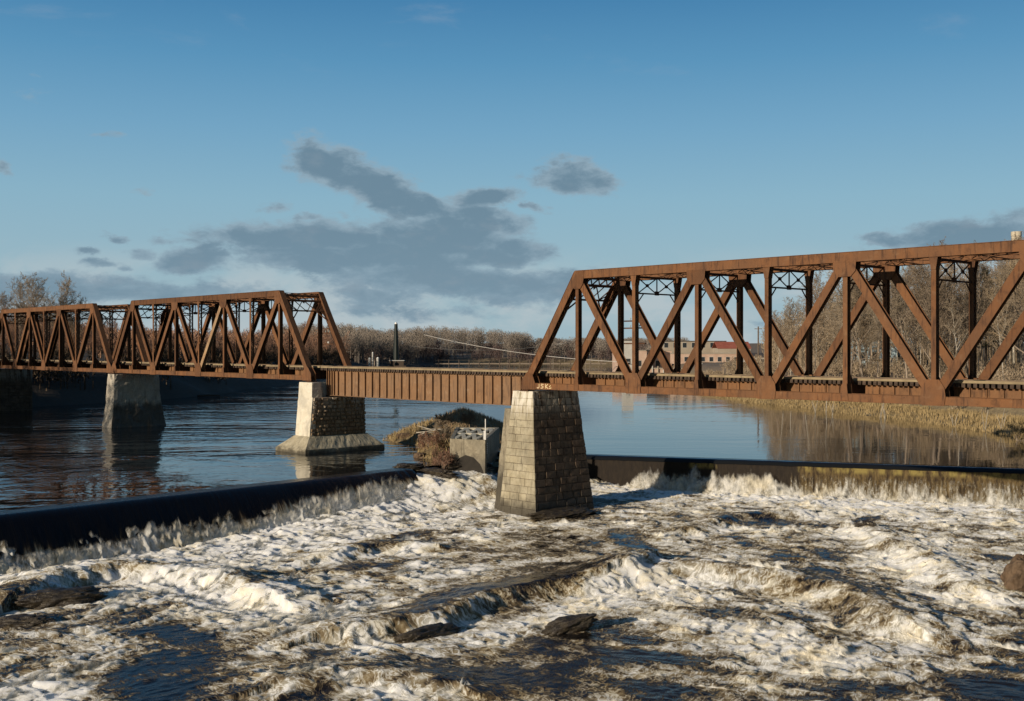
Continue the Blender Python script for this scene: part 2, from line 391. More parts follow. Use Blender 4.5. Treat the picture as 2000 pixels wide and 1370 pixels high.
def truss_span(label, s0, p, H, rmat, tie_ids, paint=None):
    root = empty('truss_span', bw(s0, W/2, ZB), RZ)
    tag(root, label, 'truss bridge', 'rusted truss spans of the railway bridge')
    L = 8*p; hb = 0.26; zt = H - 0.32
    R = M[rmat]; D = M['rust_dark']
    for sd in (-1, 1):
        y = sd*W/2; mm = R
        # top chord: two side plates, a cover plate, lacing below
        b = MB(); x0, x1 = p, 7*p
        for k in (-1, 1): b.aabb(x0-0.02, x1+0.02, y+k*0.26-0.02, y+k*0.26+0.02, H-0.66, H-0.03)
        b.aabb(x0-0.05, x1+0.05, y-0.33, y+0.33, H-0.028, H)
        for k in (-1, 1): b.aabb(x0, x1, y+k*0.27-0.055, y+k*0.27+0.055, H-0.675, H-0.662)
        N = int((x1-x0)/0.62)
        for i in range(N):
            a = x0+(x1-x0)*i/N; c = x0+(x1-x0)*(i+1)/N; g = 1 if i % 2 else -1
            b.beam((a, y-g*0.23, H-0.65), (c, y+g*0.23, H-0.65), 0.08, 0.014, (0, 0, 1))
        b.build('top_chord', mm, root)
        # bottom chord: two side plates with battens
        b = MB()
        for k in (-1, 1):
            b.aabb(0.12, L-0.12, y+k*0.24-0.02, y+k*0.24+0.02, 0.0, 0.50)
            b.aabb(0.12, L-0.12, y+k*0.265-0.06, y+k*0.265+0.06, -0.014, -0.002)
            b.aabb(0.12, L-0.12, y+k*0.265-0.055, y+k*0.265+0.055, 0.502, 0.514)
        for i in range(int(L/1.2)):
            b.aabb(0.4+i*1.2, 0.75+i*1.2, y-0.22, y+0.22, 0.46, 0.475)
        b.build('bottom_chord', mm, root)
        # inclined end posts
        for e in (0, 1):
            xa, xb = (0, p) if e == 0 else (L, 7*p)
            b = MB()
            A = Vector((xa, y, 0.26)); B = Vector((xb, y, zt)); d = (B-A).normalized()
            nrm = Vector((-d.z, 0, d.x)) if e == 0 else Vector((d.z, 0, -d.x))
            for k in (-1, 1):
                o = Vector((0, k*0.268, 0)); b.beam(A+o-d*0.15, B+o+d*0.20, 0.60, 0.036)
            b.beam(A+nrm*0.315, B+nrm*0.315+d*0.10, 0.026, 0.64)
            n_ = int((B-A).length/0.6)
            for i in range(n_):
                g = 1 if i % 2 else -1
                b.beam(A+d*((B-A).length*i/n_)-nrm*0.29+Vector((0, -g*.22, 0)), A+d*((B-A).length*(i+1)/n_)-nrm*0.29+Vector((0, g*.22, 0)), 0.014, 0.08, (0, 1, 0))
            b.build('end_post', mm, root)
        # verticals
        for k in range(1, 8):
            x = k*p; b = MB()
            ztop = H-0.70; zbot = 0.55
            if k % 2 == 0: b.laced((x, y, zbot-0.3), (x, y, ztop+0.4), 0.31, 0.44)
            else: b.hsec((x, y, zbot-0.35), (x, y, ztop-0.3), 0.33, 0.42)
            if k % 2:   # flared foot plate on the outside of the chord
                for q in (-1, 1):
                    b.poly([(x-0.28, y+q*0.29, 0.06), (x+0.28, y+q*0.29, 0.06), (x+0.17, y+q*0.29, 1.15), (x-0.17, y+q*0.29, 1.15)], 0.022, (0, 1, 0))
            else:
                for q in (-1, 1):
                    b.poly([(x-0.155, y+q*0.245, ztop-0.75), (x+0.155, y+q*0.245, ztop-0.75), (x+0.30, y+q*0.245, ztop+0.1), (x-0.30, y+q*0.245, ztop+0.1)], 0.02, (0, 1, 0))
            b.build('vertical_post', mm, root)
        # diagonals
        for k in range(1, 7):
            up = k % 2 == 1
            a = (k*p, y, zt-0.1) if up else (k*p, y, 0.36); c = ((k+1)*p, y, 0.36) if up else ((k+1)*p, y, zt-0.1)
            w = 0.50 + 0.03*abs(3.5-k)
            A, B = Vector(a), Vector(c); d = (B-A).normalized()
            b = MB().hsec(A+d*0.55, B-d*0.55, w, 0.46)
            pale = paint == k and sd == -1
            o = b.build('diagonal_brace', M['rust_pale'] if pale else mm, root)
            if pale: tag(o, 'diagonal brace faded to pale bare steel')
        # gussets
        for k in range(0, 9):
            x = k*p; b = MB()
            for q in (-1, 1):
                yy = y+q*0.303
                if k in (0, 8):
                    e = 1 if k == 0 else -1
                    b.poly([(x-e*0.42, yy, -0.05), (x+e*1.25, yy, -0.05), (x+e*1.25, yy, 0.56), (x+e*0.95, yy, 1.25), (x+e*0.30, yy, 1.45), (x-e*0.35, yy, 0.75)], 0.024, (0, 1, 0))
                elif k in (1, 7):
                    e = 1 if k == 1 else -1
                    b.poly([(x-e*0.55, yy, H-1.25), (x-e*0.2, yy, H-1.5), (x+e*0.45, yy, H-1.5), (x+e*0.75, yy, H-1.1), (x+e*0.85, yy, H-0.55), (x+e*0.85, yy, H-0.06), (x-e*0.0, yy, H-0.06)], 0.024, (0, 1, 0))
                elif k % 2:
                    b.poly([(x-0.85, yy, H-0.56), (x-0.80, yy, H-1.25), (x-0.45, yy, H-1.62), (x+0.45, yy, H-1.62), (x+0.80, yy, H-1.25), (x+0.85, yy, H-0.56)], 0.024, (0, 1, 0))
                else:
                    b.poly([(x-0.72, yy, -0.06), (x+0.72, yy, -0.06), (x+0.80, yy, 0.55), (x+0.74, yy, 1.05), (x+0.40, yy, 1.55), (x-0.40, yy, 1.55), (x-0.74, yy, 1.05), (x-0.80, yy, 0.55)], 0.024, (0, 1, 0))
            b.build('gusset_plate', mm, root)
        # bearing shoes on the piers
        for x in (0.0, L):
            b = MB(); b.aabb(x-0.5, x+0.5, y-0.4, y+0.4, -0.205, -0.12); b.poly([(x-0.4, y, -0.12), (x+0.4, y, -0.12), (x+0.25, y, -0.055), (x-0.25, y, -0.055)], 0.5, (0, 1, 0))
            b.build('bearing_shoe', D, root)
    yn, yf = -W/2+0.24, W/2-0.24
    # sway frames
    for k in range(2, 7):
        x = k*p; b = MB(); z1 = H-0.78; z0 = H-2.05 if k % 2 == 0 else H-2.0
        for z in (z1, z0): b.beam((x, yn, z), (x, yf, z), 0.16 if z == z1 else 0.11, 0.12, (1, 0, 0))
        b.beam((x, 0, z0), (x, 0, z1), 0.07, 0.07, (1, 0, 0))
        for q in (-1, 1):
            b.beam((x-0.04, q*yf, z1), (x-0.04, 0, z0), 0.085, 0.03, (1, 0, 0)); b.beam((x+0.04, q*yf, z0), (x+0.04, 0, z1), 0.085, 0.03, (1, 0, 0))
            cy = q*yf/2; b.aabb(x-0.06, x+0.06, cy-0.13, cy+0.13, (z0+z1)/2-0.12, (z0+z1)/2+0.12)
            b.beam((x, q*yf, z0-0.75), (x, q*(yf-0.75), z0), 0.07, 0.06, (1, 0, 0))
        b.aabb(x-0.065, x+0.065, -0.2, 0.2, z0-0.1, z0+0.22)
        b.build('sway_frame', D, root)
    # top lateral bracing, latticed
    for k in range(1, 7):
        b = MB(); xa, xb = k*p, (k+1)*p; z = H-0.4
        for (ya, yb, dz) in ((yn, yf, 0), (yf, yn, 0.0)):
            A = Vector((xa, ya, z)); B = Vector((xb, yb, z)); d = (B-A).normalized(); nn = Vector((-d.y, d.x, 0))
            for zz in (0.17, -0.17):
                b.beam(A+Vector((0, 0, zz)), B+Vector((0, 0, zz)), 0.14, 0.03, (0, 0, 1))
            n_ = 14
            for i in range(n_):
                g = 0.15 if i % 2 else -0.15
                b.beam(A.lerp(B, i/n_)+Vector((0, 0, g)), A.lerp(B, (i+1)/n_)-Vector((0, 0, g)), 0.02, 0.06, tuple(nn.cross(d)))
        b.build('lateral_brace', R, root)
    for k in (1, 7):
        b = MB(); b.laced((k*p, yn, H-0.42), (k*p, yf, H-0.42), 0.30, 0.36, 0.4, 0.04, (0, 0, 1)); b.build('top_strut', R, root)
    # portals in the plane of the end posts
    for e in (0, 1):
        xa, xb = (0, p) if e == 0 else (L, 7*p)
        A = Vector((xa, 0, 0.26)); B = Vector((xb, 0, zt)); d = (B-A).normalized(); Lp = (B-A).length
        def pt(u, y): return A + d*(Lp-u) + Vector((0, y, 0))
        nn = d.cross(Vector((0, 1, 0))).normalized(); b = MB(); t_n = tuple(nn)
        for u, w in ((0.25, 0.16), (0.95, 0.14), (2.35, 0.12)): b.beam(pt(u, yn), pt(u, yf), w, 0.22 if u < 1 else 0.12, t_n)
        nl = 10
        for i in range(nl):
            ya, yb = yn+(yf-yn)*i/nl, yn+(yf-yn)*(i+1)/nl; g = i % 2
            b.beam(pt(0.3 if g else 0.9, ya), pt(0.9 if g else 0.3, yb), 0.06, 0.10, t_n)
        for q in (-1, 1):
            b.beam(pt(0.95, q*0.1), pt(2.35, q*yf*0.55), 0.09, 0.06, t_n); b.beam(pt(0.95, q*yf*0.98), pt(2.35, q*yf*0.5), 0.09, 0.06, t_n)
            b.beam(pt(0.95, q*yf*0.5), pt(2.35, q*0.1), 0.08, 0.05, t_n); b.beam(pt(2.35, q*yf*0.5), pt(3.7, q*yf), 0.12, 0.08, t_n)
            b.beam(pt(1.6, q*yf), pt(2.35, q*yf*0.52), 0.08, 0.05, t_n)
            b.poly([pt(0.5, q*yf), pt(3.9, q*yf), pt(2.3, q*(yf-0.55)), pt(1.2, q*(yf-0.5))], 0.03, t_n)
        b.poly([pt(0.95, -0.3), pt(0.95, 0.3), pt(1.35, 0)], 0.03, t_n)
        b.poly([pt(2.2, -0.22), pt(2.2, 0.22), pt(2.5, 0.1), pt(2.5, -0.1)], 0.03, t_n)
        b.build('portal_frame', R if e else D, root)
    # floor beams with knee brackets, stringers
    for k in range(0, 9):
        x = k*p if 0 < k < 8 else (0.35 if k == 0 else L-0.35)
        b = MB(); b.aabb(x-0.012, x+0.012, yn, yf, 0.12, 1.06)
        for zz in (0.12, 1.06): b.aabb(x-0.17, x+0.17, yn, yf, zz-0.014, zz+0.014)
        if 0 < k < 8:
            for q in (-1, 1): b.poly([(x, q*(yf-0.02), 1.06), (x, q*(yf-0.02), 2.0), (x, q*(yf-0.85), 1.06)], 0.03, (1, 0, 0))
        b.build('floor_beam', D, root)
    for y in (-0.95, 0.95):
        b = MB()
        for k in range(8):
            xa, xb = k*p+0.32, (k+1)*p-0.32
            if k == 0: xa = 0.55
            if k == 7: xb = L-0.55
            xa += 0.1; xb -= 0.1
            b.aabb(xa, xb, y-0.01, y+0.01, 0.22, 1.04)
            for zz in (0.215, 1.055): b.aabb(xa, xb, y-0.17, y+0.17, zz-0.014, zz+0.014)
            for i in range(1, 5): b.aabb(xa+(xb-xa)*i/5-0.03, xa+(xb-xa)*i/5+0.03, y-0.12, y+0.12, 0.24, 1.03)
        b.build('stringer', M['rust_brown'], root)
    b = MB()
    for k in range(8):
        A = ((k*p+0.4), yn+0.1, 0.14); B = ((k+1)*p-0.4, yf-0.1, 0.14); b.beam(A, B, 0.1, 0.06, (0, 0, 1))
        b.beam((A[0], yf-0.1, 0.20), (B[0], yn+0.1, 0.20), 0.1, 0.05, (0, 0, 1))
    b.build('bottom_lateral_brace', D, root)
    track(root, 0.0, L, tie_ids, 1.07)
    return root

TIE = None
def track(root, x0, x1, ids, z):
    """ties, two rails and the guard timbers on one span"""
    global TIE
    pitch = 0.37; n = int((x1-x0-0.3)/pitch); rest = MB()
    for i in range(n):
        x = x0+0.25+i*pitch
        if ids(i, n):
            if TIE is None:
                TIE = MB().aabb(-0.115, 0.115, -1.62, 1.62, 0, 0.25).build('railroad_tie', M['tie'], root, bevel=0.012); o = TIE
            else:
                o = TIE.copy(); link(o, root)
            o.location = (x+random.uniform(-.015, .015), random.uniform(-.05, .05), z+random.uniform(-.008, .004))
            o.rotation_euler = (0, 0, random.uniform(-.012, .012))
        else: rest.aabb(x-0.115, x+0.115, -1.62, 1.62, z, z+0.25)
    if rest.v: tag(rest.build('railroad_ties', M['tie'], root), kind='stuff')
    for y in (-1.42, 1.42):
        b = MB(); k = x0+0.02
        while k < x1-0.02:
            e = min(k+random.uniform(4.5, 7.0), x1-0.02)
            b.aabb(k, e-0.012, y-0.11, y+0.11, z+0.256, z+0.256+random.uniform(0.15, 0.175)); k = e
        b.build('guard_timber', M['guard'], root, bevel=0.01)
    for y in (-0.7475, 0.7475):
        b = MB(); b.aabb(x0, x1, y-0.07, y+0.07, z+0.256, z+0.275); b.aabb(x0, x1, y-0.012, y+0.012, z+0.275, z+0.37); b.aabb(x0, x1, y-0.036, y+0.036, z+0.37, z+0.41)
        b.build('rail', M['rail'], root)

def crossarms(root, x, y, zs, length):
    """telegraph arms bolted to a far vertical, glass insulators on top"""
    for j, z in enumerate(zs):
        b = MB(); b.aabb(x-0.1, x+length, y-0.06, y+0.06, z-0.055, z+0.055)
        arm = b.build('telegraph_crossarm', M['rust_dark'], root)
        ks = [0.25, 0.5, 0.72, 0.86] if j < 2 else [0.45, 0.53]
        for k in ks:
            q = MB(); xx = x+length*k
            q.tube([(xx, y, z+0.055), (xx, y, z+0.14), (xx, y, z+0.17), (xx, y, z+0.24), (xx, y, z+0.29)], [0.02, 0.02, 0.06, 0.055, 0.02], 8)
            q.build('insulator', M['insulator'] if j != 2 else M['white_paint'], arm, smooth=False)

pR, pL = 6.05, 6.22
sL8 = -45.615 + pL; sL0 = sL8 - 8*pL; sC0 = sL0 - 0.7 - 8*pL
spanR = truss_span('nearest rusted through truss, running out of frame on the right', -pR, pR, H_R, 'rust', lambda i, n: i < 100)
spanB = truss_span('middle rusted truss span left of the plate girder, one diagonal faded pale', sL0, pL, H_L, 'rust', lambda i, n: i >= n-100, paint=4)
spanC = truss_span('farthest rusted truss span, cut off by the left edge', sC0, pL, H_L, 'rust', lambda i, n: i >= n-100)
crossarms(spanR, pR+0.25, W/2+0.30, [5.75, 5.15, 3.85], 2.2)
crossarms(spanB, 7*pL+0.15, W/2+0.30, [5.65, 5.15, 3.9], 2.2)

# faded scrawl sprayed on the first bottom-chord plate of the near span
b = MB(); gx, gz, gy = 0.0, 0.0, -W/2-0.3185
def stroke(pts, w=0.055):
    for a, c in zip(pts[:-1], pts[1:]): b.beam((1.30+a[0], gy, 0.05+a[1]), (1.30+c[0], gy, 0.05+c[1]), w, 0.006, (0, 1, 0), 0.01)
for st in ([(0.42,0.40),(0.42,0.12),(0.30,0.03),(0.16,0.10)], [(0.95,0.36),(0.70,0.40),(0.66,0.27),(0.90,0.20),(0.88,0.07),(0.62,0.05)],
           [(1.18,0.42),(1.18,0.04)], [(1.46,0.40),(1.20,0.20),(1.50,0.03)], [(1.62,0.18),(1.78,0.30)], [(1.62,0.05),(1.86,0.10)]): stroke(st)
gy2 = -W/2-0.262-0.003
b2 = b; o = b2.build('sprayed_graffiti', M['graffiti'], spanR)
o.location = (0, 0.055, 0)

# ---- deck plate girder span
sG0, sG1 = sL8+0.85, -pR-0.95
root = empty('girder_span', bw(sG0, W/2, ZB), RZ)
tag(root, 'rusty plate girder span with vertical stiffeners, between the two trusses', 'girder bridge')
LG = sG1-sG0
for y in (-1.05, 1.05):
    b = MB(); b.aabb(0, LG, y-0.012, y+0.012, -1.60, 1.0)
    for zz, t in ((-1.61, 0.022), (1.02, 0.022)): b.aabb(0, LG, y-0.21, y+0.21, zz-t, zz+t)
    for zz in (-1.50, 0.90):
        for q in (-1, 1): b.aabb(0.01, LG-0.01, y+q*0.024-0.010, y+q*0.024+0.010, zz-0.085, zz+0.085)
    web = b.build('plate_girder', M['rust_girder'], root)
    xs = [0.05, 0.45, 0.9, 1.35]; x = 2.1
    while x < LG-1.6: xs.append(x); x += 1.22
    xs += [LG-1.3, LG-0.9, LG-0.45, LG-0.05]
    for x in xs:
        s = MB(); s.aabb(x-0.03, x+0.03, y-0.205, y-0.036, -1.58, 0.99); s.aabb(x-0.025, x+0.025, y+0.036, y+0.205, -1.58, 0.99)
        s.build('stiffener', M['rust_girder'], web)
b = MB(); n = 9
for i in range(n+1):
    x = 0.15+(LG-0.3)*i/n
    b.beam((x, -1.0, -1.5), (x, 1.0, 0.9), 0.09, 0.05, (1, 0, 0)); b.beam((x+.06, 1.0, -1.5), (x+.06, -1.0, 0.9), 0.09, 0.05, (1, 0, 0))
b.build('cross_frame', M['rust_dark'], root)
track(root, -0.75, LG+0.85, lambda i, n: i < 100, 1.07)
for x in (0.35, LG-0.35):
    for y in (-1.05, 1.05):
        MB().aabb(x-0.35, x+0.35, y-0.28, y+0.28, -1.73, -1.633).build('bearing_plate', M['rust_dark'], root)

# ================================================================== PIERS
def block_faces(mb, base, top, z0, z1, course, stone, rough, seed, bond=0.5, jut=0.05, joint=0.022, edge=1.0):
    """Coursed masonry skin over a battered box. base/top = (s0,s1,t0,t1) rectangles in local x,y. Each stone is a bulged block."""
    rnd = random.Random(seed)
    def rect(z):
        k = (z-z0)/(z1-z0); return [base[i]+(top[i]-base[i])*k for i in range(4)]
    nc = max(1, round((z1-z0)/course)); ch = (z1-z0)/nc
    for c in range(nc):
        za, zb = z0+c*ch, z0+(c+1)*ch
        ra, rb = rect(za), rect(zb)
        for face in range(4):
            def P(u, z, out):
                k = (z-za)/ch; r = [ra[i]+(rb[i]-ra[i])*k for i in range(4)]
                x0, x1, y0, y1 = r
                if face == 0: return Vector((x0+(x1-x0)*u, y0-out, z))
                if face == 1: return Vector((x1+out, y0+(y1-y0)*u, z))
                if face == 2: return Vector((x1-(x1-x0)*u, y1+out, z))
                return Vector((x0-out, y1-(y1-y0)*u, z))
            ln = (ra[1]-ra[0]) if face % 2 == 0 else (ra[3]-ra[2])
            cuts = [0.0]; u = (stone*(0.4 if c % 2 else 0.9)*rnd.uniform(.7, 1.3))/ln
            while u < 1-0.35*stone/ln:
                cuts.append(u); u += stone*rnd.uniform(0.65, 1.4)/ln
            cuts.append(1.0)
            for a, e in zip(cuts[:-1], cuts[1:]):
                g = joint/ln; jo = rnd.uniform(-0.25, 1.0)*jut; sub = rough
                ja, jb = za+joint*.6, zb-joint*.6
                ua, ub = a+g, e-g
                mx = 0.05*edge/ln; mz = 0.045*edge
                q = [P(ua, ja, -0.05), P(ub, ja, -0.05), P(ub, jb, -0.05), P(ua, jb, -0.05)]
                o = [P(ua+mx*rnd.uniform(.3, 1.6), ja+mz*rnd.uniform(.3, 1.6), jo+rnd.uniform(0, sub)), P(ub-mx*rnd.uniform(.3, 1.6), ja+mz*rnd.uniform(.3, 1.6), jo+rnd.uniform(0, sub)),
                     P(ub-mx*rnd.uniform(.3, 1.6), jb-mz*rnd.uniform(.3, 1.6), jo+rnd.uniform(0, sub)), P(ua+mx*rnd.uniform(.3, 1.6), jb-mz*rnd.uniform(.3, 1.6), jo+rnd.uniform(0, sub))]
                mid = P((ua+ub)/2, (ja+jb)/2, jo+rnd.uniform(0.3, 1.6)*sub)
                i = len(mb.v); mb.v += q+o+[mid]
                for k in range(4):
                    mb.f.append((i+k, i+(k+1) % 4, i+4+(k+1) % 4, i+4+k)); mb.f.append((i+4+k, i+4+(k+1) % 4, i+8))
def frustum(mb, base, top, z0, z1, inset=0.0):
    i = len(mb.v)
    for r, z in ((base, z0), (top, z1)):
        mb.v += [Vector((r[0]+inset, r[2]+inset, z)), Vector((r[1]-inset, r[2]+inset, z)), Vector((r[1]-inset, r[3]-inset, z)), Vector((r[0]+inset, r[3]-inset, z))]
    mb.f += [tuple(i+k for k in t) for t in ((3,2,1,0),(4,5,6,7),(0,1,5,4),(1,2,6,5),(2,3,7,6),(3,0,4,7))]
    return mb
def rough_solid(name, base, top, z0, z1, mat, parent, amp, seed, res=0.22, rounding=0.0, freq=0.9):
    """battered solid with a knocked-about surface; sides subdivided and displaced, optional flare towards the base"""
    def rect(k):
        kk = 1-(1-k)**(1+rounding) if rounding else k
        return [base[i]+(top[i]-base[i])*kk for i in range(4)]
    V = []; Fc = []
    nz = max(2, int((z1-z0)/res)); per = []
    r = base; nx = max(2, int((r[1]-r[0])/res)); ny = max(2, int((r[3]-r[2])/res))
    ring = [(u/nx, 0) for u in range(nx)]+[(1, u/ny) for u in range(ny)]+[(1-u/nx, 1) for u in range(nx)]+[(0, 1-u/ny) for u in range(ny)]
    n = len(ring); ru = np.array(ring)
    for j in range(nz+1):
        k = j/nz; x0, x1, y0, y1 = rect(k); z = z0+(z1-z0)*k
        X = x0+(x1-x0)*ru[:, 0]; Y = y0+(y1-y0)*ru[:, 1]
        nxv = np.where(ru[:, 0] == 0, -1, np.where(ru[:, 0] == 1, 1, 0)).astype(float); nyv = np.where(ru[:, 1] == 0, -1, np.where(ru[:, 1] == 1, 1, 0)).astype(float)
        dsp = amp*(fbm((X+Y*1.3)*freq, np.full(n, z*freq*1.1), 5, seed)*1.6)
        nl = np.maximum(np.hypot(nxv, nyv), 1)
        V.append(np.stack([X+nxv/nl*dsp, Y+nyv/nl*dsp, np.full(n, z)+amp*0.3*fbm(X*2, Y*2+z, 2, seed+5)*(j > 0)], 1))
    V = np.concatenate(V)
    for j in range(nz):
        i = np.arange(n); a = j*n+i; c = j*n+(i+1) % n
        Fc.append(np.stack([a, c, c+n, a+n], 1))
    c0 = len(V); V = np.vstack([V, V[-n:].mean(0)+np.array([0, 0, 0.02])])
    top_i = (nz)*n; i = np.arange(n)
    Fc.append(np.stack([top_i+i, top_i+(i+1) % n, np.full(n, c0), np.full(n, c0)], 1))
    me = bpy.data.meshes.new(name)
    fl = [tuple(t) if t[2] != t[3] else tuple(t[:3]) for t in np.concatenate(Fc).tolist()]
    me.from_pydata(V.tolist(), [], fl); me.materials.append(mat)
    return link(bpy.data.objects.new(name, me), parent)

# pier under the left end of the near truss (origin on its centre at upper-pool level)
def pier_root(name, s, t, label):
    r = empty(name, bw(s, t, 0), RZ); tag(r, label, 'bridge pier', 'stone piers of the railway bridge'); return r
PT = CAM_H-3.75                                    # pier tops
sc, tc = -6.2, 2.4
r = pier_root('bridge_pier', sc, tc, 'tall battered stone pier standing in the white water, pale left face')
base = (-8.1-sc, -3.6-sc, -1.4-tc, 5.75-tc); top = (-7.5-sc, -5.06-sc, -0.3-tc, 5.2-tc)
z0 = -4.3
def lerp4(a, c, k): return tuple(a[i]+(c[i]-a[i])*k for i in range(4))
base = lerp4(base, top, (z0+2.95)/(PT+2.95))
frustum(MB(), base, top, z0, PT-0.004, 0.03).build('pier_core', M['ashlar_dark'], r)
fr = MB(); block_faces(fr, base, top, z0, PT-0.01, 0.62, 1.35, 0.003, 5, jut=0.012, joint=0.008, edge=0.4)
# split the skin: pale up-river end face, stained long faces
def split_skin(mb, test, n1, m1, n2, m2, parent):
    a, c = MB(), MB(); per = 9
    a.v = c.v = mb.v
    for f in mb.f: (a if test(sum((mb.v[i] for i in f), Vector())/len(f)) else c).f.append(f)
    for q, nm, mm in ((a, n1, m1), (c, n2, m2)):
        used = sorted({i for f in q.f for i in f}); mp = {k: j for j, k in enumerate(used)}
        q.v = [q.v[i] for i in used]; q.f = [tuple(mp[i] for i in f) for f in q.f]
        q.build(nm, mm, parent)
def near_face(bs, tp, za, zb, tol=0.16):
    def t(p):
        k = (p.z-za)/(zb-za); y0 = bs[2]+(tp[2]-bs[2])*k; x1 = bs[1]+(tp[1]-bs[1])*k; x0 = bs[0]+(tp[0]-bs[0])*k
        return p.y < y0+tol and x0-0.02 < p.x < x1+0.015
    return t
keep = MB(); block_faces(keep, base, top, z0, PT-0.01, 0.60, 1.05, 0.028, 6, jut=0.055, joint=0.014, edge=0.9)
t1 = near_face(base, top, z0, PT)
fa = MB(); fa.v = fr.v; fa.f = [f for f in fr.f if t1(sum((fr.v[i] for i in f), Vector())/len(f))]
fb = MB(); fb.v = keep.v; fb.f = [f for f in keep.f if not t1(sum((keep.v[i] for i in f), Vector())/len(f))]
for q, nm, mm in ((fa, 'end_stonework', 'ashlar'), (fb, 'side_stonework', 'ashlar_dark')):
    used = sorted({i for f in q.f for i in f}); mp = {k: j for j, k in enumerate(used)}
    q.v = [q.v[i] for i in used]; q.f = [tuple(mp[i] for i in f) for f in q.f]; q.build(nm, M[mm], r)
# concrete seat for the girder, built against the back of the shaft
rough_solid('girder_seat', (-9.6-sc, -7.55-sc, -0.75-tc, 5.3-tc), (-8.75-sc, -7.2-sc, -0.1-tc, 4.9-tc), z0, CAM_H-5.33, M['conc'], r, 0.05, 8)
rough_solid('cement_cap', (-7.52-sc, -5.04-sc, -0.33-tc, 5.22-tc), (-7.5-sc, -5.06-sc, -0.31-tc, 5.2-tc), PT-1.15, PT, M['cement'], r, 0.03, 11, 0.12)
# slab of rock at the foot
# pier between girder and middle truss
sc, tc = -39.3, 2.5
r = pier_root('bridge_pier', sc, tc, 'limewashed pier with wide sloping footing, at the girder\'s left end')
base = (-40.6-sc, -37.9-sc, -1.15-tc, 6.0-tc); top = (-40.45-sc, -38.3-sc, -0.8-tc, 5.75-tc)
mid = lerp4(base, top, 0.75)
zs = 1.65; zm = CAM_H-5.35
side_top = (-40.45-sc, -37.75-sc, -0.85-tc, 5.8-tc)
frustum(MB(), base, side_top, zs-0.4, zm, 0.04).build('pier_core', M['rubble'], r)
fb = MB(); block_faces(fb, base, side_top, zs-0.4, zm, 0.40, 0.60, 0.10, 9, jut=0.13)
t1 = near_face(base, side_top, zs-0.4, zm, 0.2)
fb.f = [f for f in fb.f if not t1(sum((fb.v[i] for i in f), Vector())/len(f))]
used = sorted({i for f in fb.f for i in f}); mp = {k: j for j, k in enumerate(used)}
fb.v = [fb.v[i] for i in used]; fb.f = [tuple(mp[i] for i in f) for f in fb.f]; fb.build('rubble_stonework', M['rubble'], r)
rough_solid('end_facing', (base[0]-.04, base[1]+.03, base[2]-.12, base[2]+.5), (side_top[0]-.03, side_top[1]+.04, side_top[2]-.1, side_top[2]+.5), zs-0.4, zm+0.02, M['cement'], r, 0.05, 14)
rough_solid('pier_cap', (-40.5-sc, -38.85-sc, -0.9-tc, 5.9-tc), (-40.45-sc, -38.95-sc, -0.85-tc, 5.85-tc), zm-0.1, PT, M['cement'], r, 0.05, 15)
rough_solid('pier_cap', (-38.84-sc, -37.85-sc, -0.95-tc, 0.35-tc), (-38.94-sc, -37.95-sc, -0.85-tc, 0.25-tc), zm-0.1, PT-0.01, M['cement'], r, 0.05, 16)
rough_solid('footing', (-41.9-sc, -36.2-sc, -2.8-tc, 7.3-tc), (-40.75-sc, -37.75-sc, -1.3-tc, 6.15-tc), 0.42, zs, M['footing'], r, 0.10, 17)
rough_solid('footing_rim', (-42.0-sc, -36.15-sc, -2.86-tc, 7.36-tc), (-41.95-sc, -36.18-sc, -2.83-tc, 7.33-tc), -1.0, 0.44, M['footing'], r, 0.04, 18)
# pier between the two left trusses
sc, tc = -88.6, 2.6
r = pier_root('bridge_pier', sc, tc, 'grey eroded concrete pier in dark water, under the joint of the two left trusses')
rough_solid('pier_shaft', (-90.4-sc, -86.8-sc, -1.6-tc, 7.0-tc), (-89.8-sc, -87.5-sc, -0.75-tc, 5.8-tc), -1.0, PT, M['pier_conc'], r, 0.16, 21, 0.3, 1.2, 0.7)
# abutment far left, just out of frame but carrying the far span
sc = sC0-0.3
r = empty('bridge_abutment', bw(sc, 2.6, 0), RZ); tag(r, 'dark stone abutment under the left end of the far truss', 'abutment')
ab = (-3.0, 1.0, -4.2, 4.2); frustum(MB(), ab, ab, -1, PT, 0.05).build('abutment_core', M['ashlar_dark'], r)
fb = MB(); block_faces(fb, ab, ab, -1, PT-0.01, 0.6, 1.2, 0.04, 31); fb.build('abutment_stonework', M['ashlar_dark'], r)
# ================================================================== WATER
LW1 = np.array([-9.3, 100.9]); LWD = np.array([0.665, 0.747]); LWN = np.array([0.747, -0.665])   # left weir: end, direction, downstream normal
RW0 = np.array([7.7, 115.0]); RWD = np.array([0.9464, -0.323]); RWN = np.array([-0.323, -0.9464])
LW_A, LW_B = -62.0, 0.6            # extent along the left weir
RW_A, RW_B = -10.6, 64.0

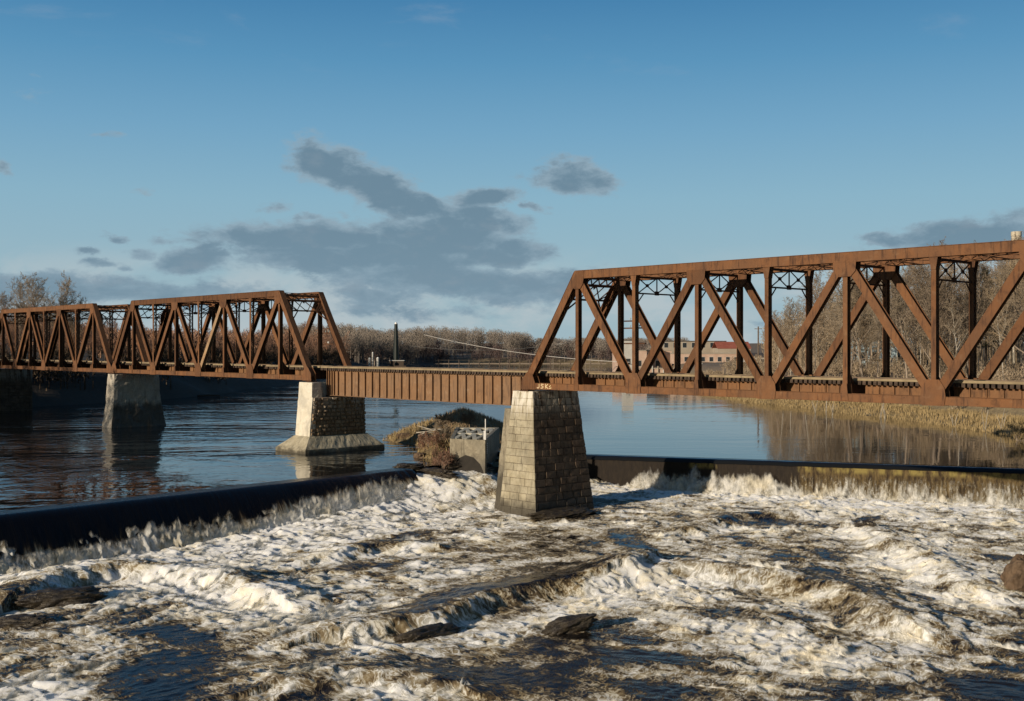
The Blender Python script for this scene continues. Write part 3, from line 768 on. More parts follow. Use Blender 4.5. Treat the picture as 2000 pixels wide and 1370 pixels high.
def seg_dist(x, y, pts):
    """unsigned distance, signed side (positive = left of the polyline) and clipped parameter"""
    best = np.full(x.shape, 1e9); side = np.zeros(x.shape)
    for (ax, ay), (bx, by) in zip(pts[:-1], pts[1:]):
        dx, dy = bx-ax, by-ay; L2 = dx*dx+dy*dy
        t = np.clip(((x-ax)*dx+(y-ay)*dy)/L2, 0, 1)
        d = np.hypot(x-ax-t*dx, y-ay-t*dy); cr = dx*(y-ay)-dy*(x-ax)
        k = d < best; best = np.where(k, d, best); side = np.where(k, np.sign(cr), side)
    return best, side
LV = -3.2
def ell(x, y, cx, cy, rx, ry, rot):
    c = np.array(at_z(cx, cy, LV)[:2]); a = math.radians(rot)
    ex = np.array(at_z(cx+rx*math.cos(a), cy+rx*math.sin(a), LV)[:2])-c; ey = np.array(at_z(cx-ry*math.sin(a), cy+ry*math.cos(a), LV)[:2])-c
    Mi = np.linalg.inv(np.stack([ex, ey], 1)); q = Mi @ np.stack([(x-c[0]).ravel(), (y-c[1]).ravel()])
    return np.exp(-((q**2).sum(0)**1.5).reshape(x.shape))
DARK = [(330,1300,180,58,-8,.95), (330,1222,120,22,6,.8), (120,1168,105,34,-20,.42), (330,1112,140,10,2,.45), (230,1135,60,12,-20,.3),
        (1010,1148,215,24,-12,1.0), (800,1182,90,13,-14,.9), (1130,1112,100,22,0,.6), (1080,1065,110,32,10,.5), (1235,1062,95,15,20,.65),
        (1180,1262,185,40,6,.95), (1030,1310,250,38,2,.75), (1260,1335,190,30,12,.7), (1480,1018,85,18,-10,.5), (1415,1045,70,16,12,.55),
        (1330,1085,60,10,12,.4), (1590,1160,130,26,18,.42), (1690,1208,75,22,15,.65), (1640,1133,110,7,38,.6), (1735,1185,70,9,40,.7), (1430,1180,70,16,12,.4),
        (1975,1335,110,48,0,1.0), (1985,1240,70,22,-5,.65), (1085,1012,80,10,-4,.7), (735,1078,60,12,-15,.45), (765,1104,26,12,0,.55), (1620,1085,60,14,30,.45),
        (905,1035,130,10,-18,.42), (560,1335,130,16,0,.55), (840,1330,120,14,8,.4), (1690,1022,34,11,-20,.65), (1545,1080,70,12,10,.4), (640,1268,70,14,10,.35),
        (1850,1150,80,12,30,.3), (1400,1330,140,14,10,.35), (1650,1340,160,14,6,.3), (480,1135,60,9,25,.35), (20,1245,80,16,-5,.7), (500,1085,40,7,0,.25), (1530,1130,50,10,5,.3),
        (600,1100,45,8,10,.3), (1840,1280,60,8,15,.35), (1480,1240,50,8,5,.3)]
BRIGHT = [(760,1005,270,55,-14,.28), (480,1075,220,40,-14,.25), (640,1150,200,40,-8,.2), (1560,985,380,22,2,.15), (1080,1195,150,20,-18,.45), (1290,1160,110,34,0,.35), (1430,1215,160,12,3,.4), (1640,1265,220,20,8,.4), (110,1335,110,48,-20,.55), (500,1180,160,26,0,.3),
          (1850,1100,110,60,20,.25), (640,1030,220,34,-14,.35), (1420,960,260,14,0,.5), (1750,1000,260,22,3,.3), (600,1230,120,30,0,.2), (250,1080,240,12,-12,.5), (1900,1180,90,30,0,.3), (860,960,90,18,-10,.5)]
def px_line(*p): return [at_z(a, c, LV)[:2] for a, c in p]
# rock ledges under the water: (polyline left to right in the photo, drop, upstream reach, downstream width)
LEDGES = [(px_line((40,1165),(110,1132),(230,1115),(420,1132),(520,1165)), 0.75, 2.6, 1.0),
          (px_line((690,1232),(850,1208),(960,1168),(1060,1150),(1180,1140),(1260,1105)), 0.70, 3.2, 0.7),
          (px_line((1240,1125),(1330,1112),(1500,1130),(1640,1160),(1760,1215)), 0.75, 3.0, 1.3),
          (px_line((1690,1040),(1800,1090),(1900,1150)), 0.55, 2.2, 1.2),
          (px_line((1350,1040),(1440,1015),(1560,1010)), 0.40, 2.0, 0.9),
          (px_line((560,1325),(720,1300),(860,1325)), 0.45, 2.0, 0.9),
          (px_line((640,1090),(740,1068),(830,1072)), 0.45, 1.8, 0.9)]

def rapids_base(x, y):
    z = -2.95 - 0.0125*(100-y)
    dl = (x-LW1[0])*LWN[0]+(y-LW1[1])*LWN[1]; al = (x-LW1[0])*LWD[0]+(y-LW1[1])*LWD[1]
    # tumbling chute in the gap between the left weir and the concrete chamber
    A = LW1; B = np.array([-2.6, 104.3]); D = (B-A)/np.linalg.norm(B-A); Nn = np.array([D[1], -D[0]])
    cd = (x-A[0])*Nn[0]+(y-A[1])*Nn[1]; ca = (x-A[0])*D[0]+(y-A[1])*D[1]
    win = sstep(-5.0, -0.3, ca)*(1-sstep(7.2, 11.0, ca))
    z = z + win*(1-sstep(-1.5, 7.0, cd+0.7*fbm(x*.4, y*.4, 3, 51)))*2.55
    rise = sstep(-26, -3, al)*(1-sstep(1.0, 9.0, dl))
    z = z + rise*1.0*(1-win)
    return z, dl, al, cd, ca, win

def build_rapids():
    c = 0.00135; rows = int(math.log(121.0/42.0)/c)+1; colsn = int(2*0.459*1.16/c)
    Y = 42.0*np.exp(c*np.arange(rows)); A = np.linspace(-0.459*1.16, 0.459*1.16, colsn)
    y, a = np.meshgrid(Y, A, indexing='ij'); x = a*y
    x = x + 0; z, dl, al, cd, ca, win = rapids_base(x, y)
    dr = (x-RW0[0])*RWN[0]+(y-RW0[1])*RWN[1]; ar = (x-RW0[0])*RWD[0]+(y-RW0[1])*RWD[1]
    wr = sstep(-8, 14, x)                                    # which weir's current rules here
    # coordinates along the two currents
    fl_u = x*0.66-y*0.75; fl_v = x*0.75+y*0.66               # across / along crests of the left current
    fr_u = -x*0.45-y*0.89; fr_v = x*0.89-y*0.45
    def aniso(su, sv, o, sd):
        wx = fbm(x*.18, y*.18, 2, sd+70)*1.6
        p = fbm((fl_u+wx)*su, (fl_v-wx)*sv, o, sd); q = fbm((fr_u+wx)*su, (fr_v+wx)*sv, o, sd+40)
        return p*(1-wr)+q*wr
    wq = aniso(.35, .35, 3, 5)
    foam = 0.60 + 0.52*aniso(.26, .11, 3, 1) + 0.62*(aniso(.62, .30, 4, 2)+0.35*wq) + 0.22*aniso(1.6, .7, 4, 4)
    dark = np.zeros_like(x)
    wxx = x+0.9*fbm(x*.5, y*.5, 4, 81); wyy = y+1.3*fbm(x*.5, y*.5, 4, 82)
    for e in DARK: dark = np.maximum(dark, e[5]*ell(wxx, wyy, *e[:5]))
    for e in BRIGHT: foam = foam + e[5]*ell(wxx, wyy, *e[:5])
    foam = foam - 0.66*dark
    near_l = np.exp(-np.clip(dl, 0, None)/3.5)*(al < 1)*(dl > -1); near_r = np.exp(-np.clip(dr, 0, None)/4.0)*(dr > -1)
    foam = foam + 0.50*near_l + 0.50*near_r + 0.30*win*sstep(1.5, 6, cd)*(1-sstep(14, 22, cd))
    rough = np.clip(foam*1.25, 0.12, 1.15)
    for pts, h, up, dn in LEDGES:
        d, sd = seg_dist(x+0.5*fbm(x*.6, y*.6, 3, 91), y+0.6*fbm(x*.6, y*.6, 3, 92), pts)
        ups = sd > 0
        z = z + np.where(ups, h*np.exp(-(d/up)**2), h*np.exp(-(d/dn)**2))
        wn = np.exp(-((d-dn*1.5)/(dn*1.3))**2)*(~ups)
        foam = foam + 0.30*wn; rough = rough + 0.25*wn
        z = z - 0.22*h*np.exp(-((d-dn*2.0)/(dn*1.2))**2)*(~ups)
    # big standing waves, lumps and chop
    w1 = aniso(.34, .15, 3, 11); w2 = aniso(.85, .45, 3, 12); w3 = aniso(1.5, .9, 3, 17)
    def stretched(sc, st, o, sd):      # noise drawn out along the current
        wx = w1*0.8+w2*0.5
        p = fbm(fl_u*sc/st+wx, fl_v*sc+wx, o, sd); q_ = fbm(fr_u*sc/st+wx, fr_v*sc+wx, o, sd+33)
        return p*(1-wr)+q_*wr
    b1 = np.abs(stretched(.70, 1.7, 2, 13)); b2 = np.abs(stretched(1.7, 2.4, 2, 14)); b3 = stretched(3.8, 2.6, 3, 15)
    lump = (b1-0.22)*0.36*rough + (b2-0.2)*0.09*rough + b3*0.03*rough
    z = z + lump
    z = z + (0.07*aniso(1.1, .45, 3, 18)+0.03*aniso(2.8, 1.0, 3, 28))*(1-np.clip(rough, 0, 1))
    z = z + 0.30*near_l*fbm(x*.9, y*.9, 3, 19) + 0.30*near_r*fbm(x*.8, y*.8, 3, 20)
    foam = foam + 0.50*(lump+0.02) + 0.36*w2 + 0.28*w1
    # pillow and wake of the tall pier
    pc = bw(-6.1, 1.9)
    pd = np.hypot((x-pc[0])*1.0, (y-pc[1])*0.8)
    foam = foam - 0.22*np.exp(-((pd-4.6)/1.4)**2)*(x > pc[0]-1.0)
    z = z - 0.40*np.exp(-np.clip(dr, 0, None)/5.0)*(dr > -1.5)
    up = (dl < -0.2) & (al < -0.8); z = np.where(up, np.minimum(z, -1.6), z)
    up2 = (dr < 0.0); z = np.where(up2 & (ca > 6.5), np.minimum(z, -1.6), z)
    up3 = (cd < -0.8) & (ca > -6) & (ca < 9); z = np.where(up3, np.minimum(z, -0.9), z)
    # push crests sideways a little so foam overhangs
    ch = 0.30*rough
    x2 = x + ch*fbm(x*1.4, y*1.4, 3, 25); y2 = y - ch*1.2*lump - 0.10*rough*fbm(x*1.6, y*1.6, 3, 26)
    V = np.stack([x2.ravel(), y2.ravel(), z.ravel()], 1)
    i = np.arange(rows-1)[:, None]*colsn + np.arange(colsn-1)[None, :]
    Fc = np.stack([i, i+1, i+colsn+1, i+colsn], -1).reshape(-1, 4)
    hid = (z < -1.55) & (up | up2 & (ca > 6.5)); hf = hid.ravel()[Fc].all(1)
    Fc = Fc[~hf]
    # wisps of spray thrown off the crests: short soft-edged curtains standing on the surface
    r = np.random.default_rng(77); cr = lump*0.6+0.5*w2+0.4*w1+0.5*(foam-.7)
    cand = np.argwhere((cr > 0.16) & (foam > 0.62) & ~up & ~(up2 & (ca > 6.5)) & ~up3 & (y > 44) & (dl > 0.5) & (dr > 0.5))
    cand = cand[r.choice(len(cand), min(900, len(cand)), replace=False)]; SV, SF, SC, SO, n0 = [], [], [], [], 0
    for (ci, cj) in cand:
        L_ = r.uniform(1.0, 3.4); H_ = r.uniform(.22, .72); na_, nk = max(10, int(L_/.10)), 9
        k_ = wr[ci, cj]; dv = np.array([0.75, 0.66])*(1-k_)+np.array([0.89, -0.45])*k_; dv /= np.linalg.norm(dv); nv = np.array([dv[1], -dv[0]])
        s_ = np.linspace(-1, 1, na_); kk = np.linspace(0, 1, nk); S, KK = np.meshgrid(s_, kk, indexing='ij')
        bend = r.uniform(-.35, .35); sd_ = int(r.integers(0, 900))
        px_ = x2[ci, cj]+dv[0]*S*L_/2+nv[0]*(bend*S**2*L_+.25*KK); py_ = y2[ci, cj]+dv[1]*S*L_/2+nv[1]*(bend*S**2*L_+.25*KK)
        # surface height under the curtain, read from the grid
        iy = np.clip((np.log(np.maximum(py_, 42.0)/42.0)/c).astype(int), 0, rows-1); ix = np.clip(((px_/py_-A[0])/(A[1]-A[0])).astype(int), 0, colsn-1)
        zz_ = z[iy, ix]; tp = (1-S**2)*(0.55+0.9*fbm(S*L_*1.3+sd_, KK*0+sd_*.3, 3, 3)); hh_ = H_*np.clip(tp, .02, 1.6)
        px_ = px_+0.10*fbm(px_*2.2+sd_, KK*2+py_, 2, 6)
        SV.append(np.stack([px_.ravel(), py_.ravel(), (zz_-.10+(hh_+.10)*KK).ravel()], 1))
        SC.append((1.15-1.15*KK**1.1+0.5*fbm(px_*1.7+sd_, (py_+KK)*1.2, 3, 8)-.6*np.abs(S)**3).ravel()); SO.append(np.full(S.size, r.uniform(.72, 1.05)))
        q_ = np.arange(na_-1)[:, None]*nk+np.arange(nk-1)[None, :]; SF.append((n0+np.stack([q_, q_+nk, q_+nk+1, q_+1], -1)).reshape(-1, 4)); n0 += S.size
    so = np_mesh('rapids_spray', np.concatenate(SV), np.concatenate(SF), M['spray'], smooth=True, attrs={'foam': np.concatenate(SO), 'cover': np.clip(np.concatenate(SC), -1, 1.2)})
    tag(so, 'wisps of spray thrown off the wave crests of the rapids', 'spray', kind='stuff')
    o = np_mesh('rapids_water', V, Fc, M['foam'], smooth=True, attrs={'foam': np.clip(foam, -0.2, 1.2).ravel()})
    tag(o, 'white water rapids boiling over dark peat-brown water below the weirs', 'rapids', kind='structure')
    return o
build_rapids()
# lower river bed outside the detailed stretch
b = MB(); b.f.append((0, 1, 2, 3)); b.v += [Vector((-70, -60, -3.85)), Vector((75, -60, -3.85)), Vector((75, 60, -3.85)), Vector((-60, 60, -3.85))]
o = b.build('lower_river_water', M['river']); tag(o, kind='structure')

# ---- upper pool, flat up to the lips of both weirs
def lw(al, o=0.0): p = LW1+LWD*al+LWN*o; return (float(p[0]), float(p[1]))
def rw(al, o=0.0): p = RW0+RWD*al+RWN*o; return (float(p[0]), float(p[1]))
front = [lw(LW_A, -2.0), lw(0.6, -2.0), (-9.0, 103.2), (-5.9, 105.6), (-2.2, 107.5), rw(RW_A, -0.9), rw(RW_B, -0.9)]
pts = [(-75, 66)]+front+[(80, 100), (80, 900), (-160, 900), (-160, 240), (-110, 180)]
me = bpy.data.meshes.new('upper_river_water'); bm = bmesh.new()
vs = [bm.verts.new((p[0], p[1], 0)) for p in pts]; f = bm.faces.new(vs); bmesh.ops.triangulate(bm, faces=[f]); bm.normal_update()
for f in bm.faces:
    if f.normal.z < 0: f.normal_flip()
bm.to_mesh(me); bm.free(); me.materials.append(M['river'])
o = link(bpy.data.objects.new('upper_river_water', me)); tag(o, kind='structure')

# ---- left weir: dam body and the dark glassy sheet over it
na = 700; nd = 46
al = np.linspace(LW_A, LW_B, na); k = np.linspace(0, 1, nd)
oo = np.where(k < .2, -2.0+k/.2*1.5, -0.5+(k-.2)/.8*2.5)
zz0 = np.where(k < .2, 0.0, -0.62*np.clip(oo+.5, 0, None)**1.75)
zz0 = np.maximum(zz0, -3.9)
AL, K = np.meshgrid(al, k, indexing='ij'); OO = np.broadcast_to(oo, AL.shape); ZZ = np.broadcast_to(zz0, AL.shape)
endf = sstep(-22, -2, AL)
rip = fbm(AL*.8, K*1.2, 3, 33)*0.10*sstep(.4, .9, K)
OO = OO + rip + 0.25*fbm(AL*.15, K*.5, 2, 34)*sstep(.35, .6, K)
droop = -0.25*endf*fbm(AL*.5, K*0, 3, 35)
X = LW1[0]+LWD[0]*AL+LWN[0]*OO; Yv = LW1[1]+LWD[1]*AL+LWN[1]*OO
V = np.stack([X.ravel(), Yv.ravel(), (ZZ+droop*sstep(.2, .5, K)).ravel()], 1)
i = np.arange(na-1)[:, None]*nd+np.arange(nd-1)[None, :]
Fc = np.stack([i, i+nd, i+nd+1, i+1], -1).reshape(-1, 4)
down = np.clip(-ZZ/3.0, 0, 1.2) + 0.85*endf*sstep(.15, .8, K) - 0.10*sstep(-30, -55, AL)
o = np_mesh('weir_overflow_water', V, Fc, M['sheet'], smooth=True, attrs={'down': down.ravel(), 'along': AL.ravel()})
tag(o, 'smooth black sheet of water curling over the left weir', 'overflow', kind='structure')
def weir_body(name, label, P, D, N, a0, a1, prof, mat):
    n = 60; V = []; Fc = []; m_ = len(prof)
    ang = math.atan2(D[1], D[0]); root_xy = P+D*a0
    for j in range(n+1):
        a = (a1-a0)*j/n
        for (oq, zq) in prof: V.append((a, oq, zq))
    sgn = 1 if (D[0]*N[1]-D[1]*N[0]) > 0 else -1
    V = [(a, q*sgn, zq) for a, q, zq in V]
    for j in range(n):
        for q in range(m_-1): Fc.append((j*m_+q, (j+1)*m_+q, (j+1)*m_+q+1, j*m_+q+1))
    Fc.append(tuple(range(m_))); Fc.append(tuple(n*m_+q for q in range(m_-1, -1, -1)))
    me = bpy.data.meshes.new(name); me.from_pydata(V, [], Fc); me.materials.append(mat)
    o = link(bpy.data.objects.new(name, me)); o.location = (root_xy[0], root_xy[1], 0); o.rotation_euler = (0, 0, ang)
    tag(o, label, 'weir'); return o
weir_body('river_weir', 'low dark weir on the left, almost hidden beneath a glassy black overflow', LW1, LWD, LWN, LW_A, LW_B,
          [(-2.2, -4.2), (-2.2, -0.45), (-0.6, -0.50), (0.2, -0.85), (0.9, -1.6), (1.3, -3.0), (1.6, -4.2)], M['wet_rock'])
weir_body('river_weir', 'long straight weir on the right, its wall streaked with yellow moss', RW0, RWD, RWN, RW_A, RW_B,
          [(-1.6, -4.4), (-1.6, -0.22), (-0.05, -0.22), (0.06, -0.36), (0.30, -4.4)], M['weir_face'])
# thin lip of the right overflow
na = 500; nd = 10; al = np.linspace(RW_A, RW_B, na); k = np.linspace(0, 1, nd)
AL, K = np.meshgrid(al, k, indexing='ij')
OO = -0.9+1.13*K+0.012*fbm(AL*1.5, K, 2, 36); ZZ = -0.02-0.40*np.clip((K-.45)/.55, 0, 1)**2.4-0.06*K*np.clip(fbm(AL*.6, K*0, 3, 38)+.3, 0, 1)
X = RW0[0]+RWD[0]*AL+RWN[0]*OO; Yv = RW0[1]+RWD[1]*AL+RWN[1]*OO
i = np.arange(na-1)[:, None]*nd+np.arange(nd-1)[None, :]
Fc = np.stack([i, i+1, i+nd+1, i+nd], -1).reshape(-1, 4)[:, ::-1]
o = np_mesh('weir_overflow_water', np.stack([X.ravel(), Yv.ravel(), ZZ.ravel()], 1), Fc, M['river'], smooth=True); tag(o, 'thin lip of water on top of the right weir', 'overflow', kind='structure')

def spray_ribbon(name, P, D, N, a0, a1, hfun, ffun, off, seed, nstep=0.055, zb=-3.3, lean=0.5, ground=None, bulge=0.35, stretch=1.0):
    """wall of spray along a weir foot: ragged top edge, soft alpha, bulging surface"""
    na = int((a1-a0)/nstep); nd = 34
    al = np.linspace(a0, a1, na); k = np.linspace(0, 1, nd); AL, K = np.meshgrid(al, k, indexing='ij')
    h = hfun(al)[:, None]*np.ones_like(K)
    z = zb + (h-zb)*K
    o = off + lean*(1-K)**1.5 + bulge*fbm(AL*1.0, z*.8, 3, seed) + 0.05*fbm(AL*3, z*2.0, 2, seed+1)
    al2 = AL + 0.15*fbm(AL*1.3, z*1.1, 3, seed+2) + 0.25*lean*K*0
    X = P[0]+D[0]*al2+N[0]*o; Yv = P[1]+D[1]*al2+N[1]*o
    cover = 1.25-1.2*K**1.2 + 0.50*fbm(AL*.75*stretch, z*.6, 3, seed+3) + 0.25*fbm(AL*3.0, z*2.2, 3, seed+8) - sstep(.6, 1.0, K)*0.45
    foam = ffun(AL, K) + 0.25*fbm(AL*2.2, z*.8, 4, seed+4)
    i = np.arange(na-1)[:, None]*nd+np.arange(nd-1)[None, :]
    Fc = np.stack([i, i+nd, i+nd+1, i+1], -1).reshape(-1, 4)
    ok = (cover.ravel()[Fc] > -0.05).any(1)
    return np.stack([X.ravel(), Yv.ravel(), z.ravel()], 1), Fc[ok], foam.ravel(), np.clip(cover, -1, 1.5).ravel()
def join_spray(name, layers, label):
    V, Fs, fo, co, n0 = [], [], [], [], 0
    for (v_, f_, a_, c_) in layers: V.append(v_); Fs.append(f_+n0); fo.append(a_); co.append(c_); n0 += len(v_)
    o = np_mesh(name, np.concatenate(V), np.concatenate(Fs), M['spray'], smooth=True, attrs={'foam': np.concatenate(fo), 'cover': np.concatenate(co)})
    return tag(o, label, 'spray', kind='stuff')
def pk(a, sc, sd, p=2.0): return np.clip(fbm(a*sc, a*0+3.1, 4, sd)*1.3+.45, 0, 1.2)**p
# jets and froth at the foot of the left weir
layers = []
for j, (off, hh, fo) in enumerate(((1.25, 1.25, .74), (1.75, 1.0, .84), (2.3, 0.7, .92))):
    layers.append(spray_ribbon('weir_spray', LW1, LWD, LWN, LW_A, LW_B-1.0, lambda a, hh=hh, j=j: -2.75+hh*(0.60+(0.35+1.5*np.clip(fbm(a*.11, a*0+7, 3, 90+j)+.35, 0, 1))*(1.0*pk(a, .55, 60+j, 1.5)+0.35*pk(a, 1.6, 160+j, 2.0)))+1.0*sstep(-26, -8, a)+0.55*sstep(-13, -4, a)*pk(a, .3, 140, 1.0), lambda A_, K_, fo=fo: fo+0.22*sstep(-24, -8, A_), off, 100+j*10, zb=-3.5, lean=0.7))
join_spray('weir_spray', layers, 'warm white froth jumping along the foot of the left weir')
# falling threads and plumes on the right weir
def hr(a, base, amp, sd, th):
    plume = sstep(4.2, 6.5, a)*(1-sstep(18.5, 21.0, a)); thin = 1-plume
    return -3.1 + plume*(base+amp*pk(a, .8, sd, 1.3)) + thin*th*(0.30+1.1*pk(a, 1.0, sd+2, 1.8))
layers = []
for j, (off, bs, am, fo) in enumerate(((0.50, 1.75, 1.7, .95), (0.85, 1.55, 1.4, 1.0), (1.5, 1.0, 1.0, 1.0), (2.4, 0.2, .45, .9))):
    layers.append(spray_ribbon('weir_spray', RW0, RWD, RWN, -9.0, RW_B-2, lambda a, bs=bs, am=am, j=j: hr(a, bs, am, 80+j, (1.0, .8, .35, .1)[j]), lambda A_, K_, fo=fo: fo-0.20*sstep(19, 24, A_)*K_, off, 200+j*10, zb=-3.8, lean=0.6, stretch=1.5))
join_spray('weir_spray', layers, 'white plumes and froth along the foot of the right weir')
# separate falling strands, gaps show the mossy wall behind
na = 1500; nd = 40; al = np.linspace(-9.0, RW_B-1, na); k = np.linspace(0, 1, nd); AL, K = np.meshgrid(al, k, indexing='ij')
ZZ = -0.40-2.75*K; OO = 0.24+0.10*K+0.30*K**1.6*(0.6+fbm(AL*1.2, K*.6, 3, 44)); A2 = AL+0.10*fbm(AL*2, K*2.2, 3, 45)
cov = 0.27+0.45*fbm(AL*1.5, K*.9, 4, 46)+0.50*fbm(AL*4.5, K*1.6, 3, 47)+0.55*(K-.55)-0.9*sstep(20.6, 20.2, AL)-0.55*sstep(.42, .12, K)
X = RW0[0]+RWD[0]*A2+RWN[0]*OO; Yv = RW0[1]+RWD[1]*A2+RWN[1]*OO
i = np.arange(na-1)[:, None]*nd+np.arange(nd-1)[None, :]; Fc = np.stack([i, i+nd, i+nd+1, i+1], -1).reshape(-1, 4)
ok = (cov.ravel()[Fc] > 0.0).any(1)
o = np_mesh('falling_water', np.stack([X.ravel(), Yv.ravel(), ZZ.ravel()], 1), Fc[ok], M['spray'], smooth=True, attrs={'foam': (0.36+0.45*K+0.3*fbm(AL*3, K, 3, 48)).ravel(), 'cover': (cov*1.1+.12).ravel()})
tag(o, 'ragged threads of water falling down the mossy right weir', 'falling water', kind='stuff')

# ---- rocks
def rock(name, label, c, size, mat, seed, rot=0.0, group=None, freq=1.1, sharp=0.5, cat='rock'):
    bm = bmesh.new(); bmesh.ops.create_icosphere(bm, subdivisions=5, radius=1.0)
    P = np.array([v.co[:] for v in bm.verts])
    d = 1+0.42*fbm(P[:, 0]*freq+seed, P[:, 1]*freq+P[:, 2]*1.7*freq, 4, seed)+0.22*fbm(P[:, 0]*3*freq-P[:, 2]*2, P[:, 1]*3*freq+P[:, 2], 3, seed+1)
    d += 0.10*np.abs(fbm(P[:, 0]*6+P[:, 2]*3, P[:, 1]*6-P[:, 2]*3, 3, seed+2))
    q = P*d[:, None]; q = np.sign(q)*np.abs(q)**(1-0.25*sharp)
    q = q*np.array(size)
    for v, t in zip(bm.verts, q): v.co = t
    me = bpy.data.meshes.new(name); bm.to_mesh(me); bm.free(); me.materials.append(mat)
    for p in me.polygons: p.use_smooth = True
    try: me.set_sharp_from_angle(angle=math.radians(35))
    except Exception: pass
    o = link(bpy.data.objects.new(name, me)); o.location = c; o.rotation_euler = (0, 0, rot)
    return tag(o, label, cat, group)
def on(px, py, z): return at_z(px, py, z)
rock('rock', 'small dark slanting rock above foam in the lower centre of the river', on(1112, 1222, -3.2), (1.5, 0.55, 0.46), M['wet_rock'], 3, 0.35, freq=0.95).rotation_euler.y = -0.17
rock('rock', 'brown boulder cut off by the right edge of the picture', on(2003, 1130, -2.7), (1.3, 1.0, 1.35), M['dry_rock'], 5, 0.4)
rock('rock', 'dark rock with water pouring off it, lower left', on(120, 1170, -3.3), (2.3, 1.1, 0.62), M['wet_rock'], 8, 0.45)
rock('rock', 'low wet rock at far left, just above a dark pool', on(45, 1222, -3.6), (1.5, 0.7, 0.5), M['wet_rock'], 9, 0.2)
rock('rock', 'long black ledge of rock below the dark tongue of water', on(838, 1246, -3.72), (1.9, 0.6, 0.55), M['wet_rock'], 12, 0.75)
rock('rock', 'small dark rock in foam before the right weir', on(1690, 1030, -2.85), (0.9, 0.6, 0.5), M['wet_rock'], 13, 0.1)
rock('rock', 'yellow-topped rock at the end of the left weir', on(800, 913, -0.1), (1.5, 1.1, 0.38), M['wet_rock'], 15, 0.6)
rock('rock', 'black ledge slanting through the chute beside the left weir', on(850, 925, -0.55), (2.3, 1.0, 0.45), M['wet_rock'], 16, -0.55)
rock('rock', 'dark rock slab at the head of the chute, before the grassy islet', on(905, 910, -0.2), (2.6, 1.1, 0.40), M['wet_rock'], 17, 0.2)
rock('rock', 'flat black slab awash at the foot of the tall pier', on(1098, 1004, -2.9), (3.0, 1.1, 0.42), M['wet_rock'], 18, 0.5)
# ================================================================== LAND
RIVER = [(-64,-300),(-68,30),(-85,120),(-91,199),(-71,246),(-66,330),(-69,430),(-80,580),(-62,650),(-40,708),(30,722),(62,700),(56,620),(51,555),(47,430),(45,300),(47,227),(52,207),(60.6,165),(63,137),(65,110),(70,60),(75,-300)]
def river_sd(x, y):
    """distance to the shore, positive on land"""
    best = np.full(np.shape(x), 1e9); ins = np.zeros(np.shape(x), bool)
    n = len(RIVER)
    for i in range(n):
        (ax, ay), (bx, by) = RIVER[i], RIVER[(i+1) % n]
        dx, dy = bx-ax, by-ay; t = np.clip(((x-ax)*dx+(y-ay)*dy)/(dx*dx+dy*dy), 0, 1)
        if not (ay == -300 and by == -300): best = np.minimum(best, np.hypot(x-ax-t*dx, y-ay-t*dy))
        with np.errstate(divide='ignore', invalid='ignore'):
            cr = ((ay > y) != (by > y)) & (x < (bx-ax)*(y-ay)/(by-ay if by != ay else 1e-9)+ax)
        ins ^= cr
    return np.where(ins, -best, best)
def ground_h(x, y):
    x = np.asarray(x, float); y = np.asarray(y, float)
    wob = 2.2*fbm(x*.07, y*.07, 3, 7)*np.clip((y-60)/80, 0, 1)
    d = river_sd(x, y)+wob
    left = sstep(0, -60, x)*(1-sstep(560, 640, y))
    far = sstep(560, 680, y)
    hl = 8.5*(1-np.exp(-np.clip(d, 0, None)/9.0))+0.04*np.clip(d-15, 0, 260)
    hr = 1.2*sstep(0, 5, d)+4.0*sstep(7, 22, d)+0.022*np.clip(d-22, 0, 250)
    hf = 4.0*sstep(0, 25, d)+0.035*np.clip(d-20, 0, 300)
    h = hr*(1-left)*(1-far)+hl*left*(1-far)+hf*far
    h = h+np.where(d > 0, fbm(x*.12, y*.12, 4, 9)*0.7*sstep(0, 6, d)+fbm(x*.6, y*.6, 3, 12)*0.25*sstep(0, 3, d), 0)
    return np.where(d > 0, h-0.12, np.clip(-0.12+d*0.35, -5.5, None))
gx = np.concatenate([np.linspace(-4500, -320, 16), np.linspace(-290, -130, 22), np.arange(-125, 126, 2.0), np.linspace(130, 290, 22), np.linspace(320, 4500, 16)])
gy = np.concatenate([np.linspace(-700, -130, 12), np.linspace(-115, 60, 30), np.arange(63, 300, 2.5), np.arange(300, 740, 6.0), np.linspace(745, 1200, 24), np.linspace(1300, 6000, 14)])
GX, GY = np.meshgrid(gx, gy, indexing='ij'); GZ = ground_h(GX, GY)
na, nb = GX.shape; i = np.arange(na-1)[:, None]*nb+np.arange(nb-1)[None, :]
m, n, b = material('river_bank_ground'); v = n.coord('Object'); sp = n.node('ShaderNodeSeparateXYZ', ins={'Vector': v})
f = n.noise(v, 0.25, 6, 0.6); f2 = n.noise(v, 1.7, 6, 0.65)
dry = n.mix(n.maprange(f2, 0.35, 0.65), (0.30,0.23,0.12), (0.19,0.14,0.075)); litter = n.mix(f2, (0.15,0.105,0.065), (0.235,0.17,0.11))
c = n.mix(n.maprange(sp.outputs['Z'], 2.2, 4.5), dry, litter)
c = n.mix(n.maprange(sp.outputs['X'], -25, -55), c, n.mix(f2, (0.03,0.024,0.017), (0.065,0.05,0.036)))  # left bank's shadow put into the ground colour
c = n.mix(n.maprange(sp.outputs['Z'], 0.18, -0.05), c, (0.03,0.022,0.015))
finish(n, b, c, 0.95, n.bump(f2, 0.6, 0.2)); M['ground'] = m
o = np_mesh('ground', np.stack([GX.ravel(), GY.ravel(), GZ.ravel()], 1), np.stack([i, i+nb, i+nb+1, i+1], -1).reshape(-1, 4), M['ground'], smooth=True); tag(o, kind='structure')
def gh(x, y): return float(ground_h(np.array([x]), np.array([y]))[0])

